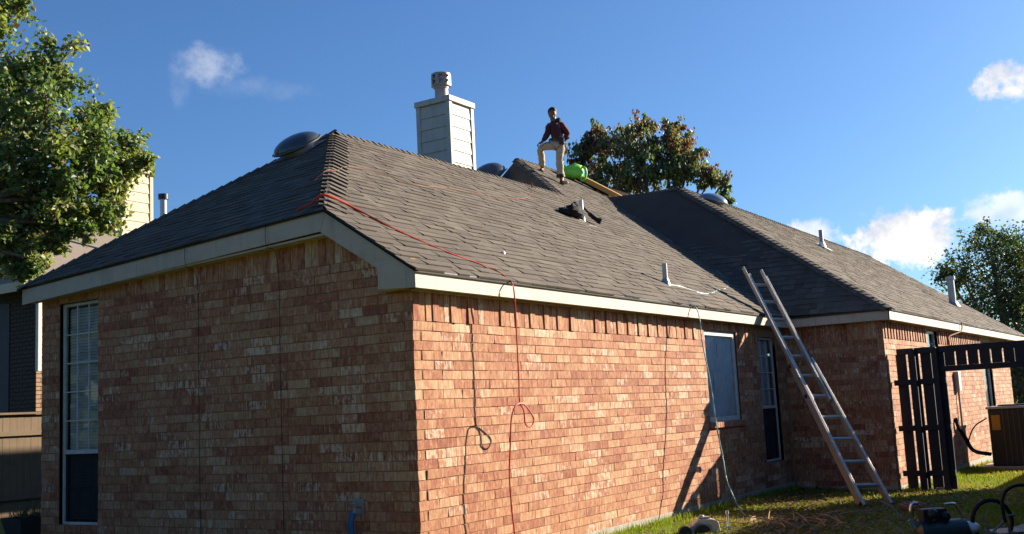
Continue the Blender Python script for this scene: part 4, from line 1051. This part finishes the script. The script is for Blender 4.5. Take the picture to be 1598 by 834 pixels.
# ================================================================= PERSON
FB = V((11.228, 4.774, zP(4.774)+.02))
pr_ = V((.512, -.859, 0)); pf_ = V((.859, .512, 0))       # to the right in the picture, away from the camera
person = thing('person', 'man in maroon hooded top and khaki trousers standing with one foot up on the ridge', 'person', FB)
def Pp(a, b, c): return pr_*a+pf_*b+Zv*c
def skin(name, nodes, edges, mt, parent, sub=2, root=0):
    me = bpy.data.meshes.new(name); me.from_pydata([tuple(Pp(*n[:3])) for n in nodes], edges, []); me.materials.append(mt)
    o = bpy.data.objects.new(name, me); link(o, parent)
    md = o.modifiers.new('skin', 'SKIN'); md.use_smooth_shade = True
    for i, n in enumerate(nodes):
        sv = me.skin_vertices[0].data[i]; rx = n[3]; sv.radius = (rx, n[4] if len(n) > 4 else rx); sv.use_root = (i == root)
    ms = o.modifiers.new('sub', 'SUBSURF'); ms.levels = sub; ms.render_levels = sub
    if name in ('trousers', 'hooded_top', 'sleeve', 'lit_back_panel', 'hood'):
        if 'folds' not in bpy.data.textures:
            tx = bpy.data.textures.new('folds', 'CLOUDS'); tx.noise_scale = .075
        md2 = o.modifiers.new('folds', 'DISPLACE'); md2.texture = bpy.data.textures['folds']; md2.strength = .045; md2.texture_coords = 'LOCAL'
    return o
# joints: (right, depth, up, radius)
hip = (-.06, .12, .92); kL = (-.42, .22, .86); aL = (-.40, .53, .47); kR = (-.035, .04, .50); aR = (-.01, .03, .10)
nodes = [(*hip, .115, .10), (-.08, .12, 1.10, .115, .09), (-.10, .11, 1.27, .125, .085), (-.105, .10, 1.36, .075), (-.115, .09, 1.42, .062), (-.13, .07, 1.51, .080),
         (-.21, .10, 1.31, .055), (-.27, .06, 1.08, .042), (-.385, .06, .93, .03), (-.42, .05, .915, .034),
         (.03, .12, 1.31, .055), (.17, .16, 1.09, .042), (.06, .03, .95, .03), (.02, .0, .93, .032),
         (-.15, .13, .86, .085), (*kL, .06), (*aL, .042), (-.45, .44, .425, .04),
         (.01, .10, .86, .085), (*kR, .062), (*aR, .045), (-.02, -.10, .04, .04)]
edges = [(0, 1), (1, 2), (2, 3), (3, 4), (4, 5), (2, 6), (6, 7), (7, 8), (8, 9), (2, 10), (10, 11), (11, 12), (12, 13), (0, 14), (14, 15), (15, 16), (16, 17), (0, 18), (18, 19), (19, 20), (20, 21)]
body = skin('body', nodes, edges, M_SKIN, person)
# clothing grown over the same joints
tr = [(*hip, .135, .12), (-.155, .13, .87, .105), (kL[0], kL[1], kL[2], .085), (-.41, .36, .69, .075), (aL[0], aL[1], aL[2]+.03, .07), (.01, .10, .84, .105), (kR[0], kR[1], kR[2], .085), (-.03, .04, .28, .075), (aR[0]-.01, aR[1], aR[2]+.04, .075)]
skin('trousers', tr, [(0, 1), (1, 2), (2, 3), (3, 4), (0, 5), (5, 6), (6, 7), (7, 8)], M_KHAKI, person)
hd = [(-.06, .12, .93, .150, .125), (-.08, .12, 1.10, .160, .125), (-.095, .11, 1.28, .175, .12), (-.105, .11, 1.385, .095)]
skin('hooded_top', hd, [(0, 1), (1, 2), (2, 3)], M_MAROON_SHADE, person)
skin('sleeve', [(-.01, .115, 1.31, .095), (.05, .125, 1.29, .092), (.125, .15, 1.17, .080), (.18, .16, 1.08, .072), (.12, .10, 1.0, .064), (.07, .04, .96, .052)], [(0, 1), (1, 2), (2, 3), (3, 4), (4, 5)], M_MAROON, person)
skin('sleeve', [(-.185, .10, 1.31, .090), (-.235, .08, 1.20, .076), (-.27, .06, 1.08, .068), (-.33, .06, 1.0, .058), (-.375, .06, .945, .046)], [(0, 1), (1, 2), (2, 3), (3, 4)], M_MAROON_SHADE, person)
skin('lit_back_panel', [(.0, .17, 1.30, .09), (.01, .18, 1.16, .085), (.0, .17, 1.02, .08)], [(0, 1), (1, 2)], M_MAROON, person)  # lit right side of the torso, painted in the lighter maroon
skin('hood', [(-.16, .17, 1.385, .05), (-.09, .20, 1.40, .062), (-.01, .17, 1.42, .06), (.02, .10, 1.40, .045), (-.03, .03, 1.355, .04)], [(0, 1), (1, 2), (2, 3), (3, 4)], M_NAVY, person)
mb = MB(); rotp = Matrix((pr_, pf_, Zv)).transposed()
mb.ball(Pp(-.13, .075, 1.5450), (.088, .104, .120), 18, 12, rotp @ Matrix.Rotation(R(-12), 3, 'X')); mb.ball(Pp(-.155, -.005, 1.5336), (.018, .032, .025), 8, 6, rotp)
mb.ball(Pp(-.205, .06, 1.5279), (.012, .02, .03), 8, 6, rotp); mb.ball(Pp(-.052, .085, 1.5336), (.012, .02, .03), 8, 6, rotp); mb.ball(Pp(-.14, .01, 1.4709), (.045, .04, .045), 10, 8, rotp)
mb.build('head', M_SKIN, person, smooth=True)
for a in (-.185, -.125):
    mb = MB(); mb.ball(Pp(a, -.006, 1.578), (.011, .008, .008), 8, 6, rotp); mb.build('eye', M_HAIR, person, smooth=True)
mb = MB(); mb.ball(Pp(-.15, -.018, 1.4766), (.022, .006, .006), 8, 6, rotp); mb.build('mouth', M_MAROON, person, smooth=True)
mb = MB(); mb.ball(Pp(-.125, .095, 1.5849), (.100, .114, .100), 18, 10, rotp @ Matrix.Rotation(R(-18), 3, 'X'), z0=-.35, wob=.06); mb.build('hair', M_HAIR, person, smooth=True)
# hands: palm and five fingers each
def hand(c, dirv, palmn, side, sc=1.):
    c = V(c); d_ = V(dirv).normalized(); n_ = V(palmn).normalized(); s_ = d_.cross(n_).normalized()*side; mb = MB()
    M3 = Matrix((s_, d_, n_)).transposed(); mb.ball(c, (.042, .05, .018), 12, 8, rotp @ M3)
    for i, (o_, L_) in enumerate(((-.030, .055), (-.010, .064), (.011, .060), (.030, .048))):
        a = c+s_*o_+d_*.04; P_ = [a, a+d_*L_*.5-n_*.008, a+d_*L_*.8-n_*.03, a+d_*L_*.85-n_*.05]
        mb.tube([rotp @ p for p in P_], [.0095, .009, .008, .006], 6)
    P_ = [c+s_*.035-d_*.02, c+s_*.062+d_*.005-n_*.012, c+s_*.068+d_*.03-n_*.03]; mb.tube([rotp @ p for p in P_], [.011, .010, .007], 6)
    # the palm ball was placed in local axes: shift it
    return mb
for cc, dd, nn_ in (((-.41, .05, .925), (-.8, .1, -.35), (-.2, -.2, 1)), ((.035, .01, .94), (-.8, -.3, -.5), (0, -1, .2))):
    mb = MB(); c = V(cc); d_ = V(dd).normalized(); n_ = V(nn_); n_ = (n_-d_*n_.dot(d_)).normalized(); s_ = d_.cross(n_).normalized()
    wp = lambda p: rotp @ p
    mb.ball(wp(c), (.042, .05, .02), 12, 8, rotp @ Matrix((s_, d_, n_)).transposed())
    for (o_, L_) in ((-.030, .055), (-.010, .066), (.011, .060), (.030, .048)):
        a = c+s_*o_+d_*.04; mb.tube([wp(a), wp(a+d_*L_*.5-n_*.008), wp(a+d_*L_*.8-n_*.028), wp(a+d_*L_*.85-n_*.048)], [.0095, .009, .008, .006], 6)
    mb.tube([wp(c+s_*.035-d_*.02), wp(c+s_*.062+d_*.008-n_*.012), wp(c+s_*.066+d_*.034-n_*.03)], [.011, .010, .007], 6)
    mb.build('hand', M_SKIN, person, smooth=True)
# belt with pouches, boots, knee strap
mb = MB()
for k in range(24):
    th = 2*math.pi*k/24; th2 = 2*math.pi*(k+1)/24; f_ = lambda q_, r1: Pp(-.06+math.cos(q_)*(.150+r1), .12+math.sin(q_)*(.128+r1), 0)
    P0 = [f_(th, 0), f_(th2, 0), f_(th2, .012), f_(th, .012)]; mb.prism([p+Zv*.955 for p in P0], Zv*.05)
mb.build('tool_belt', M_LEATHER, person)
for (a, b, c_, w_, h_) in ((.07, .10, .80, .10, .20), (-.20, .08, .86, .08, .14), (.03, -.03, .84, .11, .14)):
    mb = MB(); mb.obox(Pp(a-w_/2, b-.03, c_), pr_*w_, pf_*.07, Zv*h_); mb.build('pouch', M_LEATHER, person, bevel=.012)
mb = MB(); mb.tube([Pp(.12, .10, .80), Pp(.15, .09, .55)], [.012, .014], 8); mb.obox(Pp(.10, .07, .98), pr_*.10, pf_*.03, Zv*.03); mb.build('hammer', M_FENCE, person)
mb = MB(); mb.tube([Pp(-.03, .04, .155), Pp(-.03, .04, .205)], .093, 14); mb.build('ankle_strap', M_LEATHER, person, smooth=True)
for (a, b, c_, mt_, dv_) in ((-.015, .03, .0, M_TAN, (.10, -.16, -.035)), (-.41, .53, .365, M_LEATHER, (-.16, -.08, .02))):
    p = Pp(a, b, c_); dd_ = Pp(*dv_)
    skin_nodes = [(a, b, c_+.09, .055), (a, b, c_+.045, .055), (a+dv_[0]*.6, b+dv_[1]*.6, c_+.035+dv_[2]*.6, .045), (a+dv_[0]*1.2, b+dv_[1]*1.2, c_+.03+dv_[2]*1.2, .036)]
    skin('boot', skin_nodes, [(0, 1), (1, 2), (2, 3)], mt_, person)

# ================================================================= YARD MACHINES
# cream engine of a portable compressor, lower middle
def mk(loc): return lambda mb, name, mt, par, **k: mb.build(name, mt, par, **k)
eL = V((3.82, -1.07, gz(3.82, -1.07)))
en = thing('compressor_engine', 'cream and black petrol engine of a portable compressor on the grass', 'engine', eL)
e_r = V((.548, -.836, 0)); e_f = V((.836, .548, 0))
def Eo(a, b, c): return e_r*a+e_f*b+Zv*c
mb = MB(); mb.prism([Eo(-.10, 0, .0), Eo(.20, 0, .0), Eo(.18, 0, .13), Eo(.10, 0, .165), Eo(-.05, 0, .165), Eo(-.12, 0, .11)], e_f*.22); mb.build('engine_cover', M_CREAMM, en, bevel=.015)
mb = MB(); mb.prism([Eo(-.30, -.01, -.02), Eo(.10, -.01, -.02), Eo(.09, -.01, .10), Eo(-.06, -.01, .13), Eo(-.20, -.01, .06)], e_f*.22); mb.build('engine_block', M_ALUD, en, bevel=.01)
mb = MB(); mb.obox(Eo(-.04, .03, .165), e_r*.13, e_f*.10, Zv*.022); mb.tube([Eo(0, .08, .185), Eo(0, .08, .205)], .03, 12); mb.build('fuel_cap', M_ALU, en, bevel=.006)
mb = MB(); mb.tube([Eo(-.22, -.08, .03), Eo(-.22, .02, .03)], .075, 16); mb.tube([Eo(-.02, -.09, .03), Eo(-.02, .0, .03)], .085, 16); mb.build('pulley', M_BLK, en, smooth=True)
mb = MB(); mb.tube([Eo(.30, .1, -.1), Eo(.30, .1, .20)], .012, 8); mb.tube([Eo(.30, .1, .20), Eo(.30, .1, .235)], .02, 8); mb.tube([Eo(.27, .1, .05), Eo(.33, .1, .05)], .01, 6); mb.build('handle_post', M_GALV, en, smooth=True)
# dark green machine with chrome frame, lower right
cL = V((3.92, -3.66, gz(3.92, -3.66)-.02))
cp = thing('air_compressor', 'dark green air compressor with chrome roll frame on the shaded lawn', 'compressor', cL)
mb = MB(); mb.tube([Eo(-.22, 0, .04), Eo(-.20, 0, .04), Eo(.16, 0, .04), Eo(.19, 0, .04)], [.06, .115, .115, .06], 20); mb.build('tank', M_GREENM, cp, smooth=True)
mb = MB(); mb.tube(spline([Eo(-.20, 0, .10), Eo(-.245, 0, .20), Eo(-.235, 0, .28), Eo(-.19, 0, .285)], 5), .014, 8); mb.build('frame_tube', M_CHROME, cp, smooth=True)
mb = MB(); mb.tube(spline([Eo(.02, 0, .265), Eo(.10, 0, .265), Eo(.13, 0, .22), Eo(.16, 0, .12)], 5), .013, 8); mb.build('frame_tube', M_CHROME, cp, smooth=True)
mb = MB(); mb.obox(Eo(-.17, -.05, .14), e_r*.19, e_f*.12, Zv*.10); mb.ball(Eo(-.1, -.06, .2), .045, 12, 8); mb.ball(Eo(.0, -.05, .18), .04, 12, 8); mb.build('pump', M_BLKPL, cp, bevel=.008)
mb = MB(); mb.ball(Eo(-.10, -.07, .165), .016, 10, 8); mb.ball(Eo(-.01, -.07, .18), .014, 10, 8); mb.build('gauge', M_CHROME, cp, smooth=True)
mb = MB(); mb.ball(Eo(.19, 0, .08), (.09, .09, .05), 16, 10); mb.build('air_filter', M_PVCW, cp, smooth=True)
mb = MB(); mb.tube([Eo(-.27, 0, .16), Eo(-.23, 0, .12), Eo(-.22, 0, .10)], .012, 8); mb.build('hose_fitting', M_BLUE, cp)
cp.scale = (1.3,)*3
# black hoop handle machine at the right edge
hL = V((4.15, -4.32, gz(4.1, -4.3)-.02))
wbw = thing('wheelbarrow', 'black handled barrow with rubber wheel at the lower right edge', 'wheelbarrow', hL)
mb = MB(); mb.tube(spline([Eo(-.10, 0, .12), Eo(-.11, 0, .26), Eo(-.08, 0, .35), Eo(0, 0, .40), Eo(.12, 0, .405), Eo(.35, 0, .39)], 6), .014, 8); mb.build('handle', M_BLK, wbw, smooth=True)
mb = MB()
for k in range(20):
    a0, a1 = 2*math.pi*k/20, 2*math.pi*(k+1)/20; mb.tube([Eo(-.16+.16*math.cos(a0), .1, .12+.17*math.sin(a0)), Eo(-.16+.16*math.cos(a1), .1, .12+.17*math.sin(a1))], .018, 6)
mb.build('wheel', M_BLK, wbw, smooth=True)
mb = MB()
for A_, B_ in (((-.28, 0, .18), (-.22, 0, .0)), ((-.10, 0, .14), (-.22, 0, .04)), ((-.10, 0, .14), (-.04, 0, -.02)), ((-.08, .05, .30), (-.08, .05, .14)), ((-.12, .05, .16), (0, .05, .17))): mb.tube([Eo(*A_), Eo(*B_)], .008, 6)
mb.build('frame', M_ALUD, wbw)
mb = MB(); mb.prism([Eo(-.22, .02, -.05), Eo(.35, .02, -.05), Eo(.35, .02, .10), Eo(.10, .02, .04), Eo(-.14, .02, .03)], e_f*.3); mb.build('tray', M_BLKPL, wbw, bevel=.01)
wbw.scale = (1.25,)*3
# fallen branches and leaf litter
mb = MB(); rd = random.Random(9)
for k in range(46):
    x = rd.gauss(4.7, .5); y = -.95-(5.0-x)*.5+rd.gauss(-.8, .5); z = gz(x, y)+rd.uniform(.0, .06); a = rd.uniform(0, 6.28); l_ = rd.uniform(.12, .5)
    p = V((x, y, z)); q_ = p+V((math.cos(a)*l_, math.sin(a)*l_, rd.uniform(-.01, .10))); mb.tube([p, (p+q_)/2+V((0, 0, rd.uniform(0, .03))), q_], [.009, .007, .003], 5)
tag(mb.build('branch_pile', M_STRAW, kind='stuff'), 'heap of dry twigs and branches at the lower middle of the lawn', 'branches')
mb = MB()
for k in range(8200):
    x = rd.uniform(3.4, 11); y = rd.gauss(-2.1, .8) if rd.random() < .5 else rd.gauss(-1.6-(5.2-x)*.3, .4)
    if y > -.03 or y < -4.5 or (x > 10 and y > -1.8): continue
    z = gz(x, y)+rd.uniform(.004, .045); a = rd.uniform(0, 6.28); s_ = rd.uniform(.015, .04); k_ = rd.uniform(.6, 1.4)
    u1 = V((math.cos(a), math.sin(a), rd.uniform(-.5, .5)))*s_; u2 = V((-math.sin(a), math.cos(a), rd.uniform(-.5, .5)))*s_*.6
    c = (.20*k_, .12*k_, .06*k_) if rd.random() < .7 else (.11*k_, .09*k_, .03*k_)
    mb.add([V((x, y, z))-u1, V((x, y, z))-u2, V((x, y, z))+u1, V((x, y, z))+u2], [(0, 1, 2, 3)], c)
mb.build('leaf_litter', M_LEAF, kind='stuff')
# tall hedge beyond the side fence, unseen, added and shaped to shade the lawn
mb = MB(); rh = random.Random(31)
for k in range(17000):
    x = rh.uniform(6.0, 15.6); top = 3.35+.35*noise.noise(V((x*.8, 0, 5)))-.7*max(0, (x-14.6)); z = rh.uniform(0, 1)**.8*top; y = -6.1+rh.uniform(-.6, .6)
    a = V((rh.gauss(0, 1), rh.gauss(0, 1), rh.gauss(0, 1))).normalized()*.20; b = a.cross(V((rh.gauss(0, 1), rh.gauss(0, 1), rh.gauss(0, 1)))).normalized()*.11
    p = V((x, y, z)); kk_ = rh.uniform(.7, 1.3); mb.add([p-a, p-b, p+a, p+b], [(0, 1, 2, 3)], (.05*kk_, .08*kk_, .025*kk_))
t = thing('hedge', 'unseen tall hedge added behind the side fence to shade the lawn', 'hedge', (11, -6.1, 0))
o = mb.build('foliage', M_LEAF, t, kind='stuff'); o.matrix_parent_inverse = Matrix.Translation((-11, 6.1, 0))
mb = MB()
for k in range(9): mb.tube([(7.9+k*.95, -6.1, -.1), (7.9+k*.95+rh.uniform(-.1, .1), -6.1, 2.6)], [.05, .015], 6)
o = mb.build('stems', M_BARK, t); o.matrix_parent_inverse = Matrix.Translation((-11, 6.1, 0))
# unseen board fence and tree belts added to cut skylight on the end wall
fence('blocker_fence', 'unseen cedar board fence added behind the viewpoint to block skylight', -30, -9.5, 7.0, 1.9, .05)
def bush_row(name, label, x0, x1, y0, y1, h, n, seed):
    mb = MB(); rh = random.Random(seed)
    for k in range(n):
        x, y = rh.uniform(x0, x1), rh.uniform(y0, y1); top = h*(.8+.3*noise.noise(V((x*.35, y*.35, seed)))); z = rh.uniform(0, 1)**.7*top
        a = V((rh.gauss(0, 1), rh.gauss(0, 1), rh.gauss(0, 1))).normalized()*.30; b = a.cross(V((rh.gauss(0, 1), rh.gauss(0, 1), rh.gauss(0, 1)))).normalized()*.22
        p = V((x, y, z)); kk_ = rh.uniform(.7, 1.3); mb.add([p-a, p-b, p+a, p+b], [(0, 1, 2, 3)], (.045*kk_, .07*kk_, .022*kk_))
    b0 = ((x0+x1)/2, (y0+y1)/2, 0); t = thing(name, label, 'trees', b0); o = mb.build('foliage', M_LEAF, t, kind='stuff'); o.matrix_parent_inverse = Matrix.Translation(-V(b0))
    m2 = MB()
    for k in range(7): f_ = (k+.5)/7; m2.tube([(x0+(x1-x0)*f_, y0+(y1-y0)*f_, -.1), (x0+(x1-x0)*f_, y0+(y1-y0)*f_, h*.7)], [.16, .05], 7)
    o = m2.build('trunks', M_BARK, t); o.matrix_parent_inverse = Matrix.Translation(-V(b0))
bush_row('blocker_trees', 'unseen belt of tall trees added behind the viewpoint to block skylight', -24, -19, -16, 22, 9.0, 9000, 41)
bush_row('blocker_trees', 'unseen belt of trees added at left behind the viewpoint to block skylight', -19, -9, 17, 22, 8.0, 4500, 43)
